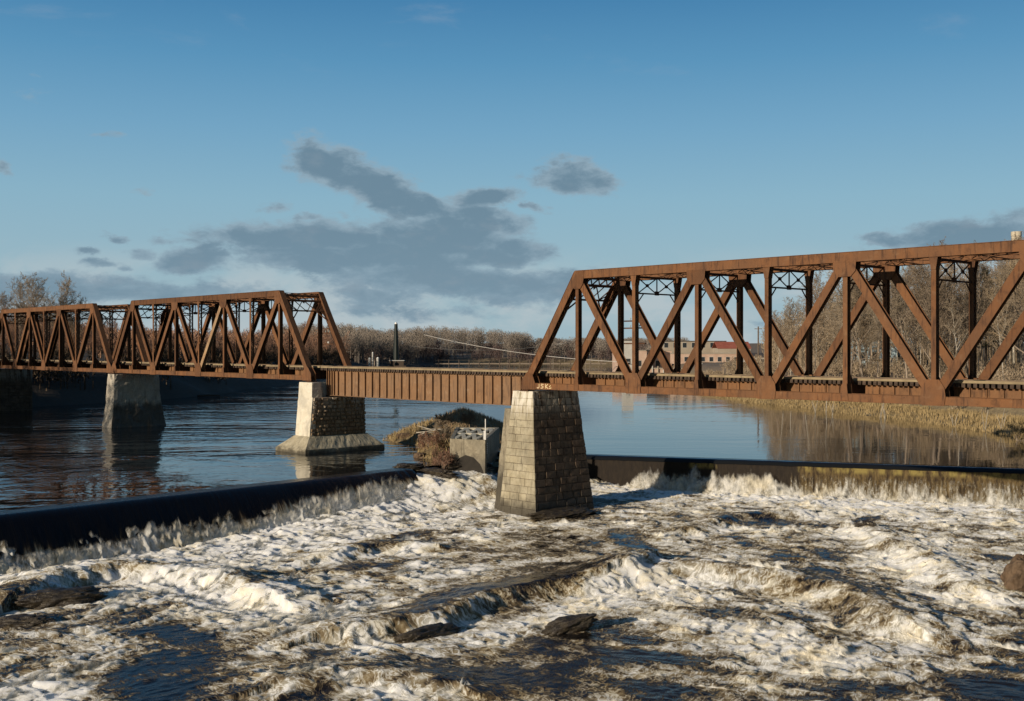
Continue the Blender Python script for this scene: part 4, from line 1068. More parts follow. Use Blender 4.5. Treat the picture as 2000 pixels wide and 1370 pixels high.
# ---- islet beside the weir
IX, IY = np.meshgrid(np.linspace(-20, 3, 93), np.linspace(106, 160, 160), indexing='ij')
def islet_h(x, y):
    g = lambda cx, cy, sx, sy, a: a*np.exp(-((x-cx)/sx)**2-((y-cy)/sy)**2)
    h = g(-6.3, 131, 3.4, 10, 3.3)+g(-11.2, 135, 3.6, 5.5, 1.9)+g(-7.9, 114.6, 1.9, 3.6, 1.5)+g(-2.5, 138, 4, 10, 2.0)
    return h-0.55+0.35*fbm(x*.7, y*.5, 4, 61)
IZ = islet_h(IX, IY); na, nb = IX.shape; i = np.arange(na-1)[:, None]*nb+np.arange(nb-1)[None, :]
Fc = np.stack([i, i+nb, i+nb+1, i+1], -1).reshape(-1, 4); Fc = Fc[(IZ.ravel()[Fc] > -0.5).any(1)]
M['islet'] = simple('dry_grass_ground', (0.27,0.20,0.10), (0.17,0.125,0.07), 1.5, 0.95, 0.6, 0.15)
o = np_mesh('islet_ground', np.stack([IX.ravel(), IY.ravel(), IZ.ravel()], 1), Fc, M['islet'], smooth=True); tag(o, 'low islet of dry grass beside the concrete chamber', 'islet', kind='structure')

def blades(name, P, hgt, wid, mat, lean=0.35, seed=1, kind='stuff', label=None, cat=None):
    r = np.random.default_rng(seed); n_ = len(P); a = r.random(n_)*2*np.pi; h = hgt*r.uniform(.5, 1.3, n_); w = wid*r.uniform(.6, 1.4, n_)
    l = lean*h*r.random(n_); la = r.random(n_)*2*np.pi
    dx, dy = np.cos(a)*w/2, np.sin(a)*w/2
    A = P+np.stack([-dx, -dy, np.full(n_, -.08)], 1); B = P+np.stack([dx, dy, np.full(n_, -.08)], 1); T = P+np.stack([np.cos(la)*l, np.sin(la)*l, h], 1)
    V = np.stack([A, B, T], 1).reshape(-1, 3)
    o = np_mesh(name, V, np.arange(3*n_).reshape(-1, 3), mat); tag(o, label, cat, kind=kind); return o
def leafy(name, c1, c2, c3, sc=0.35):
    m, n, b = material(name); v = n.coord('Object')
    f = n.noise(v, sc, 4, 0.6); f2 = n.noise(v, 3.0, 3, 0.6)
    oi = n.node('ShaderNodeObjectInfo').outputs['Random']
    c = n.mix(n.maprange(f, 0.35, 0.65), c1, c2); c = n.mix(n.maprange(f2, 0.5, 0.7, 0, .8), c, c3)
    c = n.mix(1.0, c, n.ramp(oi, [(0, (0.75,0.72,0.72)), (0.5, (1.0,1.0,1.0)), (1, (1.2,1.12,1.0))]), 'MULTIPLY')
    finish(n, b, c, 0.95, Specular_IOR_Level=0.1); return m
M['dry_grass'] = leafy('dry_grass', (0.33,0.255,0.135), (0.25,0.19,0.10), (0.42,0.33,0.19), 0.5)
M['twigs'] = leafy('bare_twigs', (0.235,0.19,0.135), (0.29,0.235,0.175), (0.34,0.285,0.215), 0.2)
M['twigs_red'] = leafy('reddish_twigs', (0.22,0.13,0.095), (0.28,0.175,0.13), (0.34,0.24,0.175), 0.2)
M['twigs_dark'] = leafy('dark_brush', (0.06,0.045,0.032), (0.09,0.068,0.05), (0.12,0.095,0.07), 0.3)  # shade of the left bank put into this dark brush tone
M['bark'] = simple('grey_bark', (0.19,0.15,0.115), (0.30,0.245,0.19), 4, 0.95, 0.4, vscale=(1, 1, .3), rnd=0.3)
M['birch'] = simple('pale_birch_bark', (0.42,0.39,0.33), (0.30,0.26,0.21), 3, 0.85, 0.2, vscale=(1, 1, 2.0))
M['bark_dark'] = simple('dark_bark', (0.05,0.038,0.03), (0.08,0.06,0.045), 4, 0.95, 0.4)
M['pine'] = leafy('pine_needles', (0.045,0.05,0.024), (0.07,0.065,0.032), (0.10,0.085,0.045), 0.6)
def scatter(n_, x0, x1, y0, y1, seed, cond):
    r = np.random.default_rng(seed); x = r.uniform(x0, x1, n_); y = r.uniform(y0, y1, n_); k = cond(x, y); return x[k], y[k]
x, y = scatter(230000, 40, 95, 85, 300, 3, lambda x, y: (lambda d: (d > -0.5) & (d < 9))(river_sd(x, y)))
P = np.stack([x, y, ground_h(x, y)], 1); cl = fbm(x*.35, y*.35, 3, 66) > -0.35
blades('bank_grass', P[cl], 0.62, 0.11, M['dry_grass'], 0.5, 4, label='tall dry grass along the right bank', cat='grass')
x, y = scatter(26000, -20, 2, 106, 158, 5, lambda x, y: (islet_h(x, y) > 0.02) & ~((x > -6.6) & (y < 122) & (y > 104)))
cl = fbm(x*.8, y*.5, 3, 67) > -0.15
hi = (x > -8.6) & (y > 121); P = np.stack([x, y, islet_h(x, y)], 1)
blades('islet_grass', P[cl & ~hi], 0.55, 0.10, M['dry_grass'], 0.7, 6, label='dry tan grass around the edge of the islet', cat='grass')
M['islet_brush'] = leafy('brown_brush', (0.30,0.215,0.13), (0.36,0.265,0.165), (0.42,0.33,0.22), 0.6)
blades('islet_brush', P[hi], 0.45, 0.09, M['islet_brush'], 0.9, 16, label='low brown brush on top of the islet', cat='brush')

# ---- bare trees
class Tubes:
    def __init__(s): s.V = []; s.F = []; s.n = 0
    def add(s, pts, rad, k=3):
        P = np.array(pts); m_ = len(P); ang = 2*np.pi*np.arange(k)/k
        e = P[-1]-P[0]; e = e/(np.linalg.norm(e)+1e-9); u = np.cross(e, (0.37, 0.21, 0.9)); u /= np.linalg.norm(u)+1e-9; w = np.cross(e, u)
        ring = np.cos(ang)[:, None]*u+np.sin(ang)[:, None]*w
        s.V.append((P[:, None, :]+ring[None]*np.array(rad)[:, None, None]).reshape(-1, 3))
        for j in range(m_-1):
            for q in range(k):
                s.F.append((s.n+j*k+q, s.n+j*k+(q+1) % k, s.n+(j+1)*k+(q+1) % k, s.n+(j+1)*k+q))
        s.n += m_*k
    def obj(s, name, mat, parent): return np_mesh(name, np.concatenate(s.V), np.array(s.F), mat, parent, smooth=True)
def bare_tree(name, h, seed, label, cat, group, bark, twig, spread=0.42, n1=13, n2=7, n3=6, n4=4, first=0.22, rt=None, stems=1, tw=0.028):
    rnd = random.Random(seed); T, C = Tubes(), Tubes()
    def vec(): return np.array([rnd.gauss(0, 1), rnd.gauss(0, 1), rnd.gauss(0, 1)])
    def grow(p, d, L, r, lev):
        ns = (9, 5, 3, 2, 2)[lev]; pts = [p]; rad = [r]; dd = d/np.linalg.norm(d)
        for i_ in range(ns):
            dd = dd+vec()*(0.06, 0.13, 0.2, 0.22, 0.25)[lev]+np.array([0, 0, (0.05, 0.10, 0.10, 0.06, 0.03)[lev]]); dd = dd/np.linalg.norm(dd)
            pts.append(pts[-1]+dd*L/ns); rad.append(max(r*(1-(i_+1)/ns*0.85), tw*0.6))
        (T if lev < 2 else C).add(pts, rad, (7, 5, 3, 3, 3)[lev])
        if lev >= 4: return
        nn = (n1, n2, n3, n4)[lev]; f0 = (first, 0.22, 0.15, 0.1)[lev]
        for c in range(nn):
            t = f0+(1-f0)*(c+rnd.random())/nn; t = min(t, 0.99); k = int(t*ns); fr = t*ns-k
            q = pts[k]+(pts[k+1]-pts[k])*fr; ax = pts[k+1]-pts[k]; ax = ax/np.linalg.norm(ax)
            o = vec(); o = o-ax*o.dot(ax); o = o/np.linalg.norm(o)
            if lev == 0:
                ang = rnd.uniform(0.55, 1.0)*(1.15-0.5*t); Lc = L*spread*(1.15-0.75*t)*rnd.uniform(.75, 1.2)
            else: ang = rnd.uniform(0.4, 1.0); Lc = L*rnd.uniform(.38, .62)*(1.1-0.35*t)
            rc = min((rad[k]*0.75), max(Lc*(.018, .014, .012, .010)[lev], tw))
            grow(q, ax*math.cos(ang)+o*math.sin(ang), Lc, rc, lev+1)
    root = empty(name); tag(root, label, cat, group)
    for s_ in range(stems):
        a = s_*2.4+rnd.random(); p0 = np.array([0.25*math.cos(a), 0.25*math.sin(a), -0.5])*(1 if stems > 1 else 0)+np.array([0, 0, -0.5*(stems == 1)])
        grow(p0, np.array([rnd.gauss(0, .06)+(.3*math.cos(a) if stems > 1 else 0), rnd.gauss(0, .06)+(.3*math.sin(a) if stems > 1 else 0), 1.0]), h*rnd.uniform(.85, 1.05) if stems > 1 else h, rt or h*0.0125, 0)
    T.obj('trunk', bark, root); C.obj('crown', twig, root)
    return root
protos = {}
GR = 'bare trees in the wood on the right bank'; GL = 'bare trees along the left bank'
LR = 'bare brown tree in the dense wood behind the right truss'; LB = 'slender pale-trunked birch in the wood behind the right truss'; LL = 'bare reddish-brown tree in the wood behind the left trusses'; LS = 'tall sunlit tree rising above the far left truss'
protos['r'] = [bare_tree('bare_tree', 17, 100+k, LR, 'tree', GR, M['bark'], M['twigs'], (0.36, 0.44, 0.40)[k], 15, 7, 6, 4, (0.25, 0.18, 0.35)[k]) for k in range(3)]
protos['b'] = [bare_tree('birch_tree', 15, 120+k, LB, 'tree', GR, M['birch'], M['twigs'], 0.26, 12, 6, 5, 3, 0.35, 0.11) for k in range(2)]
protos['l'] = [bare_tree('bare_tree', 15, 140+k, LL, 'tree', GL, M['bark_dark'], M['twigs_red'], (0.42, 0.36, 0.46)[k], 14, 7, 6, 4, 0.2, tw=0.035) for k in range(3)]
protos['s'] = [bare_tree('bare_tree', 18, 160+k, LS, 'tree', 'tall trees above the far left truss', M['bark'], M['twigs'], 0.45, 14, 7, 6, 4, 0.3, tw=0.036) for k in range(2)]
used = set()
def plant(kind, k, x, y, h, rz=None, lean=0.0, label=None, z=None):
    pr = protos[kind][k % len(protos[kind])]
    base_h = {'r': 17, 'b': 15, 'l': 15, 's': 18}[kind]
    o = pr if id(pr) not in used else copy_tree(pr); used.add(id(pr))
    s = h/base_h; o.scale = (s, s, s); o.location = (x, y, gh(x, y) if z is None else z)
    o.rotation_euler = (lean, random.uniform(-.04, .04), random.uniform(0, 6.28) if rz is None else rz)
    if label: o['label'] = label
    return o
rr = random.Random(22)
# right-bank wood: tops climb to the right in the photo
def top_r(px): return np.interp(px, [1490, 1530, 1600, 1700, 1800, 1900, 1960, 2060], [612, 585, 560, 540, 520, 505, 498, 480])
def spot_r(px, d):
    x = (px-1000)/F*d; g = gh(x, d); return x, g
cnt = 0
for row, (d0, n_) in enumerate(((185, 15), (208, 18), (235, 20), (268, 20), (310, 18))):
    for q in range(n_):
        px = 1500+(620*(q+rr.random())/n_); d = d0+rr.uniform(-11, 11); x, g = spot_r(px, d)
        if river_sd(np.array([x]), np.array([d]))[0] < 6: continue
        ty = top_r(px)+rr.uniform(-6, 34)-(4 if row > 2 else 0); h = CAM_H+(HOR-ty)/F*d-g
        h = min(max(h, 7), 24)
        if rr.random() < 0.25: plant('b', rr.randrange(2), x, d, min(h, 15), lean=rr.uniform(-.12, .12))
        else: plant('r', rr.randrange(3), x, d, h)
        cnt += 1
x, g = spot_r(1613, 190); plant('b', 0, x, 190, 11, lean=0.05, label='white leaning birch seen through the middle of the right truss')
# left-bank trees
for row, (d0, n_, off) in enumerate(((205, 10, 10), (245, 14, 14), (290, 16, 16), (345, 16, 16), (410, 14, 20), (490, 12, 24))):
    for q in range(n_):
        px = -60+(740*(q+rr.random())/n_); d = d0+rr.uniform(-14, 14); x = (px-1000)/F*d
        if river_sd(np.array([x]), np.array([d]))[0] < 3: continue
        ty = np.interp(px, [-60, 100, 250, 400, 550, 680], [612, 605, 628, 634, 636, 640])+rr.uniform(-4, 26); g = gh(x, d)
        h = min(max(CAM_H+(HOR-ty)/F*d-g, 5), 22); plant('l', rr.randrange(3), x, d, h)
for px, d, ty in ((12, 228, 585), (42, 236, 563), (78, 232, 553), (100, 246, 560), (128, 238, 590), (150, 250, 596)):
    x = (px-1000)/F*d; g = gh(x, d); plant('s', rr.randrange(2), x, d, CAM_H+(HOR-ty)/F*d-g)
# shading growth on the near left bank, mostly left of the frame
for y_ in range(95, 205, 11):
    for q in range(2):
        x = -106-q*12+rr.uniform(-4, 4)
        plant('l', rr.randrange(3), x, y_+rr.uniform(-4, 4), rr.uniform(12, 15))

# two dark pines
def pine(x, y, h, seed, lab):
    rnd = random.Random(seed); root = empty('pine_tree', (x, y, gh(x, y))); tag(root, lab, 'tree')
    T = Tubes(); T.add([(0, 0, -.4), (0.1, 0, h*.5), (0, 0.1, h)], [h*.014, h*.01, .03], 7); V = []; n_ = 0
    for k in range(70):
        t = 0.25+0.75*k/70; z = h*t; a = rnd.uniform(0, 6.28); L = (1-t)*h*.26*rnd.uniform(.6, 1.2)+.4
        d = np.array([math.cos(a), math.sin(a), rnd.uniform(-.1, .25)]); T.add([(0, 0, z), tuple(np.array([0, 0, z])+d*L)], [.05, .02], 3)
        for j in range(60):
            p = np.array([0, 0, z])+d*L*rnd.uniform(.25, 1.05)+np.array([rnd.gauss(0, .28), rnd.gauss(0, .28), rnd.gauss(0, .18)])
            u = np.array([rnd.gauss(0, 1), rnd.gauss(0, 1), rnd.gauss(0, .6)]); u *= .30/np.linalg.norm(u); w = np.cross(u, (rnd.random(), rnd.random(), 1)); w *= .09/np.linalg.norm(w)
            V += [p-w, p+w, p+u]
    T.obj('trunk', M['bark_dark'], root); np_mesh('crown', np.array(V), np.arange(len(V)).reshape(-1, 3), M['pine'], root)
x, g = spot_r(1925, 225); pine(x, 225, 21, 1, 'dark pine near the right edge, among the bare trees below the chimney'); x, g = spot_r(1700, 262); pine(x, 262, 19, 2, 'dark pine among bare trees beside the pale blue house')

# ---- far woods as masses: slivers in crown volumes with trunks
def wood_mass(name, label, spots, mat, seed, dens=1.0, sl=1.5):
    r = np.random.default_rng(seed); V = []
    for (x, y, h, w) in spots:
        n_ = int(170*dens); u = r.normal(size=(n_, 3)); u /= np.linalg.norm(u, axis=1)[:, None]; rad = r.random(n_)**0.45
        g = gh(x, y); c = np.array([x, y, g+h*0.60]); P = c+u*rad[:, None]*np.array([w, w, h*0.42])
        ax = np.stack([r.normal(0, .55, n_), r.normal(0, .55, n_), np.abs(r.normal(.9, .3, n_))], 1); ax /= np.linalg.norm(ax, axis=1)[:, None]; L = sl*r.uniform(.5, 1.3, n_)
        sd = np.stack([r.normal(size=n_), r.normal(size=n_), np.zeros(n_)], 1); sd /= np.linalg.norm(sd, axis=1)[:, None]; wd = L*r.uniform(.10, .22, n_)
        V.append(np.stack([P-sd*wd[:, None], P+sd*wd[:, None], P+ax*L[:, None]], 1).reshape(-1, 3))
        for k in range(3):
            q = np.array([x+r.normal(0, w*.4), y+r.normal(0, w*.4), g-0.5]); t = h*r.uniform(.6, .95); s_ = .12+.02*h*.1
            V.append(np.array([q-[s_, 0, 0], q+[s_, 0, 0], q+[0, 0, t]]))
    V = np.concatenate(V); o = np_mesh(name, V, np.arange(len(V)).reshape(-1, 3), mat); tag(o, label, 'woods', kind='stuff'); return o
r = np.random.default_rng(55)
def far_top(px): return np.interp(px, [560, 640, 700, 760, 830, 900, 960, 1010, 1030, 1045, 1120, 1200, 1320], [632, 631, 633, 643, 636, 640, 641, 648, 650, 660, 658, 664, 668])
M['far_wood'] = leafy('far_bare_wood', (0.235,0.20,0.17), (0.26,0.22,0.185), (0.215,0.20,0.155), 0.02)  # distance haze mixed into these paler, cooler wood tones
sp_ = []
for k in range(620):
    px = r.uniform(540, 1340); d = r.choice([625, 680, 735, 800, 880, 960])+r.uniform(-25, 25); x = (px-1000)/F*d
    if river_sd(np.array([x]), np.array([d]))[0] < 4: continue
    g = gh(x, d); ty = far_top(px)+r.uniform(-1.5, 10)+(8 if d < 700 else 0); h = CAM_H+(HOR-ty)/F*d-g; h = min(max(h, 7), 26); sp_.append((x, d, h, r.uniform(3.2, 5.5)))
wood_mass('far_woods', 'distant brown woods closing the river beyond the bridge', sp_, M['far_wood'], 56, 4.4, 0.9)
M['far_brush'] = leafy('far_shaded_brush', (0.085,0.063,0.066), (0.11,0.085,0.082), (0.13,0.10,0.085), 0.02)
sp_ = []
for k in range(520):
    px = r.uniform(560, 1260); d = r.uniform(600, 800); x = (px-1000)/F*d; s_ = river_sd(np.array([x]), np.array([d]))[0]
    if s_ < 1 or s_ > 50: continue
    sp_.append((x, d, r.uniform(7.0, 12.0), r.uniform(2.5, 4.5)))
wood_mass('far_brush', 'dark purple-brown brush along the far shore', sp_, M['far_brush'], 61, 2.6, 0.9)
sp_ = []
for k in range(420):
    px = r.uniform(-80, 720); d = r.uniform(270, 620); x = (px-1000)/F*d
    if river_sd(np.array([x]), np.array([d]))[0] < 12: continue
    g = gh(x, d); ty = np.interp(px, [-60, 100, 250, 400, 550, 680], [622, 620, 640, 642, 640, 640])+r.uniform(0, 26); h = min(max(CAM_H+(HOR-ty)/F*d-g, 5), 20); sp_.append((x, d, h, r.uniform(2.6, 4.5)))
wood_mass('bank_woods', 'reddish-brown woods filling the left bank behind the trusses', sp_, M['twigs_red'], 57, 2.2, 0.9)
sp_ = []
for k in range(330):
    px = r.uniform(1500, 2200); d = r.uniform(235, 430); x = (px-1000)/F*d
    if river_sd(np.array([x]), np.array([d]))[0] < 18: continue
    if 1655 < px < 1785 and d < 330: continue
    g = gh(x, d); ty = top_r(px)+r.uniform(14, 70); h = min(max(CAM_H+(HOR-ty)/F*d-g, 5), 24); sp_.append((x, d, h, r.uniform(2.4, 4.0)))
wood_mass('hillside_woods', 'brown thicket behind the bare trees on the right bank', sp_, M['twigs'], 58, 2.2, 0.7)
# dark brush on the left bank
sp_ = []
for k in range(380):
    y = r.uniform(120, 560); x = np.interp(y, [120, 199, 246, 330, 430, 580], [-86, -92, -72, -67, -70, -81])-r.uniform(1.5, 22); sp_.append((x, y, r.uniform(2.0, 5.5), r.uniform(1.5, 3.0)))
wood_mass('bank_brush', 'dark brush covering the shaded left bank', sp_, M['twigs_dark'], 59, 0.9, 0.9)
sp_ = []
for k in range(420):
    y = r.uniform(110, 330); x = np.interp(y, [100, 137, 165, 207, 227, 330], [66, 64, 61.5, 53, 48, 46])+r.uniform(8, 40); sp_.append((x, y, r.uniform(1.2, 4.0), r.uniform(.9, 1.9)))
wood_mass('bank_scrub', 'tan scrub at the edge of the right-hand wood', sp_, M['twigs'], 60, 1.3, 0.42)
# pale dead stems standing in the grass at the right bank's edge
for k, (px, py) in enumerate(((1592, 802), (1625, 806), (1718, 810), (1728, 812), (1862, 826), (1922, 836), (1955, 838))):
    x, y, _ = at_z(px, py, 0.5); q = MB(); rr2 = random.Random(k)
    for j in range(3):
        a = rr2.uniform(0, 6.28); t = rr2.uniform(1.6, 3.0); q.tube([(0.1*j, 0, -.3), (0.1*j+0.3*math.cos(a), 0.3*math.sin(a), t*.5), (0.1*j+0.7*math.cos(a), 0.7*math.sin(a), t)], [.05, .035, .015], 5)
    o = q.build('dead_sapling', M['birch'], smooth=True, loc=(x, y, max(gh(x, y), 0))); tag(o, 'thin pale dead sapling at the water\'s edge of the right bank', 'sapling', 'dead saplings along the right bank')
# rounded tan bush at the right edge and shrubs of the islet
def bush(x, y, z, h, seed, label, mat, twm, spread=0.55):
    o = bare_tree('bush', h, seed, label, 'bush', None, mat, twm, spread, 9, 6, 5, 3, 0.05, 0.035, 5, 0.016); o.location = (x, y, z); return o
x, y, _ = at_z(1993, 862, 0); bush(x, y, 0.0, 2.3, 300, 'round tan bush at the water, on the right edge of the picture', M['bark'], M['dry_grass'])
bush(-8.2, 114.0, 0.7, 2.0, 301, 'rounded reddish-brown bush before the concrete chamber', M['bark'], M['twigs_red'])
bush(-6.5, 105.2, -0.25, 1.9, 306, 'brown bush hanging over the left corner of the chamber front', M['bark'], M['twigs_red'])
bush(-5.0, 127, 2.7, 1.3, 307, 'brown bush at the crest of the islet', M['bark'], M['twigs'])
bush(-7.1, 116.5, 0.9, 2.2, 302, 'taller brown bush against the chamber wall', M['bark'], M['twigs'])
bush(-7.9, 127, 2.0, 1.7, 303, 'grey leafless bush on top of the islet', M['bark'], M['twigs'])
bush(-4.5, 131, 2.0, 1.1, 304, 'low brown bush on the islet behind the chamber', M['bark'], M['twigs'])

for k, (xx, yy, zz, sz) in enumerate(((-12.6, 131.5, .5, (1.0, .7, .5)), (-14.2, 134.5, .15, (.8, .6, .35)), (-9.6, 124.0, .9, (1.3, .8, .6)), (-9.2, 112.2, .1, (.9, .6, .4)))):
    rock('rock', ('brown rock on the left flank of the islet', 'low rock at the islet\'s left tip', 'grey-brown rock under the driftwood on the islet', 'small rock at the front edge of the islet')[k], (xx, yy, zz), sz, M['dry_rock'], 40+k, k*.7)
# ---- concrete chamber beside the weir
r0 = empty('concrete_chamber', (-4.0, 112.8, 0)); tag(r0, 'old concrete chamber topped by crossed beams, beside the islet', 'chamber')
Cn = [(-5.9, 105.7), (-2.5, 104.0), (-1.35, 120.6), (-6.1, 121.2)]; C4 = [Vector((a+4.0, c-112.8, 0)) for a, c in Cn]; TOPZ = 2.42
for k in range(4):
    a, c = C4[k], C4[(k+1) % 4]; d = (c-a).normalized(); inn = Vector((-d.y, d.x, 0)); q = MB()
    nn = max(6, int((c-a).length/0.5)); V = []
    a2 = a if k % 2 == 0 else a+d*0.40; c2 = c if k % 2 == 0 else c-d*0.40
    q.poly([a2, c2, c2+inn*0.4, a2+inn*0.4], 0.02, (0, 0, 1)); q.v = []; q.f = []
    L_ = (c2-a2).length; mid_ = (a2+c2)/2+inn*0.2
    q.box(mid_+Vector((0, 0, (TOPZ-3.2)/2)), d*(L_/2), inn*0.2, (0, 0, (TOPZ+3.2)/2)); q.build('chamber_wall', M['conc'], r0, bevel=0.04)
q = MB(); q.poly([C4[0]*0.93+Vector((0, 0, 0.9)), C4[1]*0.93+Vector((0, 0, 0.9)), C4[2]*0.93+Vector((0, 0, 0.9)), C4[3]*0.93+Vector((0, 0, 0.9))], 0.1, (0, 0, 1)); q.build('chamber_floor', M['chamber_dark'], r0)
def cp(u, w): # point on the chamber top, u across, w front to back
    return C4[0].lerp(C4[1], u).lerp(C4[3].lerp(C4[2], u), w)
zt_ = Vector((0, 0, TOPZ-0.17))
for row in range(2):
    w0, w1 = 0.06+0.46*row, 0.06+0.46*row+0.40
    for k in range(3):
        u0 = 0.12+0.28*k
        for (ua, ub) in ((u0, u0+0.14), (u0+0.28, u0+0.14)):
            q = MB(); q.beam(cp(ua, w0)+zt_, cp(ub, w1)+zt_-Vector((0, 0, 0.004*(ua > ub))), 0.40, 0.3, (0, 0, 1)); q.build('lattice_beam', M['pale_conc'], r0)
for w_ in (0.5, 0.93):
    q = MB(); q.beam(cp(0.10, w_)+zt_-Vector((0, 0, .01)), cp(0.92, w_)+zt_-Vector((0, 0, .01)), 0.9, 0.3, (0, 0, 1)); q.build('lattice_beam', M['pale_conc'], r0)
e0 = (C4[1]-C4[0]).normalized(); no = Vector((e0.y, -e0.x, 0))
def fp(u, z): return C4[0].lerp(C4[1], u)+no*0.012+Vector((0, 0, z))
q = MB(); q.poly([fp(0.10, -3.0), fp(0.97, -3.0), fp(0.95, -0.55), fp(0.86, 0.15), fp(0.68, 0.75), fp(0.45, 0.95), fp(0.25, 0.6), fp(0.12, -0.2)], 0.02, tuple(no)); q.build('dark_arch_plate', M['chamber_dark'], r0)  # flat near-black arch plate on the chamber's front wall
# white gauge post standing on the chamber corner and its scale board
g0 = empty('gauge_post', (-2.55, 104.6, TOPZ)); tag(g0, 'thin white post on a short white box, at the corner of the concrete chamber', 'post')
MB().aabb(-0.11, 0.11, -0.11, 0.11, 0, 0.85).build('post_box', M['white_paint'], g0, bevel=0.02); MB().tube([(0.06, 0, .85), (0.06, 0, 1.95)], 0.045, 8).build('post_pipe', M['white_paint'], g0)
d = (C4[2]-C4[1]).normalized(); q = empty('gauge_board', tuple(C4[1]+Vector((-4, 112.8, 0))+d*0.9+Vector((0.03, 0, 1.55))), math.atan2(d.y, d.x)); tag(q, 'small white gauge board with dark rungs on the chamber\'s shaded side', 'gauge board')
MB().aabb(-0.55, 0.55, -0.05, -0.02, -0.5, 0.5).build('board', M['white_paint'], q)
tt = MB()
for k in range(5): tt.aabb(-0.38, 0.38, -0.062, -0.052, -0.40+k*0.18, -0.32+k*0.18)
tt.build('gauge_marks', M['black_paint'], q)
# wrecked timbers and brush lying on the islet
q = MB(); rr = random.Random(8)
for k in range(9):
    a = rr.uniform(0, 3.1); p = Vector((rr.gauss(0, .8), rr.gauss(0, .8), rr.uniform(.1, .6))); d_ = Vector((math.cos(a), math.sin(a), rr.uniform(-.1, .5)))*rr.uniform(.8, 1.8); q.tube([p-d_, p, p+d_], [.07, .06, .03], 6)
o = q.build('driftwood_pile', M['birch'], smooth=True, loc=(-8.3, 121, 1.6)); tag(o, 'tangle of grey driftwood on the islet above the brown bush', 'driftwood')
o = MB().tube([(-2.4, 0, 0), (0, 0, .12), (2.6, .3, .05)], [.22, .26, .18], 8).build('fallen_log', M['bark_dark'], smooth=True, loc=(-67.6, 248, 0.25)); tag(o, 'long fallen log at the foot of the dark left bank', 'log')

# ================================================================== DISTANT BUILDINGS
M['tan_wall'] = simple('tan_rendered_wall', (0.29,0.245,0.19), (0.35,0.30,0.235), .25, 0.9, 0.1); M['pink_brick'] = simple('weathered_pink_brick', (0.40,0.275,0.21), (0.50,0.37,0.29), .4, 0.9, 0.1)
M['white_wall'] = simple('white_siding', (0.38,0.37,0.34), (0.46,0.45,0.42), .4, 0.8, 0.05); M['blue_wall'] = simple('pale_blue_siding', (0.33,0.43,0.47), (0.42,0.52,0.55), .4, 0.7, 0.05)
M['dark_roof'] = simple('dark_roofing', (0.05,0.045,0.045), (0.09,0.08,0.075), .6, 0.8, 0.1); M['red_roof'] = simple('red_roofing', (0.30,0.085,0.055), (0.36,0.12,0.075), .6, 0.8, 0.1)
M['pane'] = simple('dark_window_glass', (0.02,0.025,0.03), (0.04,0.045,0.05), 1, 0.15, 0); M['pole'] = simple('weathered_pole', (0.10,0.075,0.055), (0.16,0.125,0.10), 2, 0.9, 0.2)
M['stack'] = simple('cream_brick_stack', (0.42,0.37,0.28), (0.52,0.46,0.36), .6, 0.85, 0.1); M['green_tower'] = simple('dark_green_steel', (0.007,0.012,0.010), (0.012,0.018,0.015), .5, 0.5, 0.1)
M['wire'] = simple('bright_cable', (0.42,0.40,0.37), (0.50,0.48,0.44), 1, 0.4, 0)
def building(name, label, px0, px1, pyt, d, depth, wall, roof, rtype='flat', wins=(0, 0), base=None, rz=0.0, cat='building', rh=None, group=None):
    x0, x1 = (px0-1000)/F*d, (px1-1000)/F*d; cx = (x0+x1)/2; w = x1-x0; zt = CAM_H+(HOR-pyt)/F*d; zb = (gh(cx, d) if base is None else base)-0.8
    r_ = empty(name, (cx, d+depth/2, zb), rz); tag(r_, label, cat, group); H = zt-zb
    if rtype == 'gable': rh = rh or w*0.12; hw = H-rh
    else: hw = H-0.35
    MB().aabb(-w/2, w/2, -depth/2, depth/2, 0, hw).build('wall', M[wall], r_)
    q = MB()
    if rtype == 'flat': q.aabb(-w/2-.2, w/2+.2, -depth/2-.2, depth/2+.2, hw+0.003, hw+.35)
    else:
        for s in (-1, 1): q.poly([(-w/2-.3, s*(depth/2+.3), hw-.1), (w/2+.3, s*(depth/2+.3), hw-.1), (w/2+.3, 0, H), (-w/2-.3, 0, H)], 0.14, (0, s*rh, depth/2))
    q.build('roof', M[roof], r_)
    nx, nz = wins
    for i_ in range(nx):
        for j_ in range(nz):
            xx = -w/2+w*(i_+.5)/nx; zz = hw*(0.35 if nz == 1 else (0.22+0.62*j_/max(nz-1, 1)*0.8))+hw*.12; ww, wh = min(w/nx*.22, 0.8), min(hw/nz*.22, 1.1)
            fr_ = MB().aabb(xx-ww-.1, xx+ww+.1, -depth/2-.07, -depth/2-.003, zz-wh-.1, zz+wh+.1).build('window', M['white_wall'], r_)
            MB().aabb(xx-ww, xx+ww, -depth/2-.10, -depth/2-.073, zz-wh, zz+wh).build('pane', M['pane'], fr_)
    return r_
building('factory_building', 'long flat-roofed tan factory seen through the right truss', 1292, 1418, 666, 470, 22, 'tan_wall', 'dark_roof', 'flat', (7, 2))
building('brick_warehouse', 'low pink brick warehouse on the far quay, left of the tan factory', 1203, 1312, 684, 440, 16, 'pink_brick', 'tan_wall', 'flat', (6, 1))
building('brick_warehouse', 'low pink brick shed in front of the tan factory', 1316, 1446, 690, 430, 14, 'pink_brick', 'tan_wall', 'flat', (8, 1))
building('house', 'house with a long red roof right of the tan factory', 1402, 1466, 668, 455, 12, 'tan_wall', 'red_roof', 'gable', (4, 1), rh=2.6)
building('shed', 'small white shed standing at the left end of the far quay', 1217, 1237, 664, 425, 5, 'white_wall', 'dark_roof', 'flat', (1, 1))
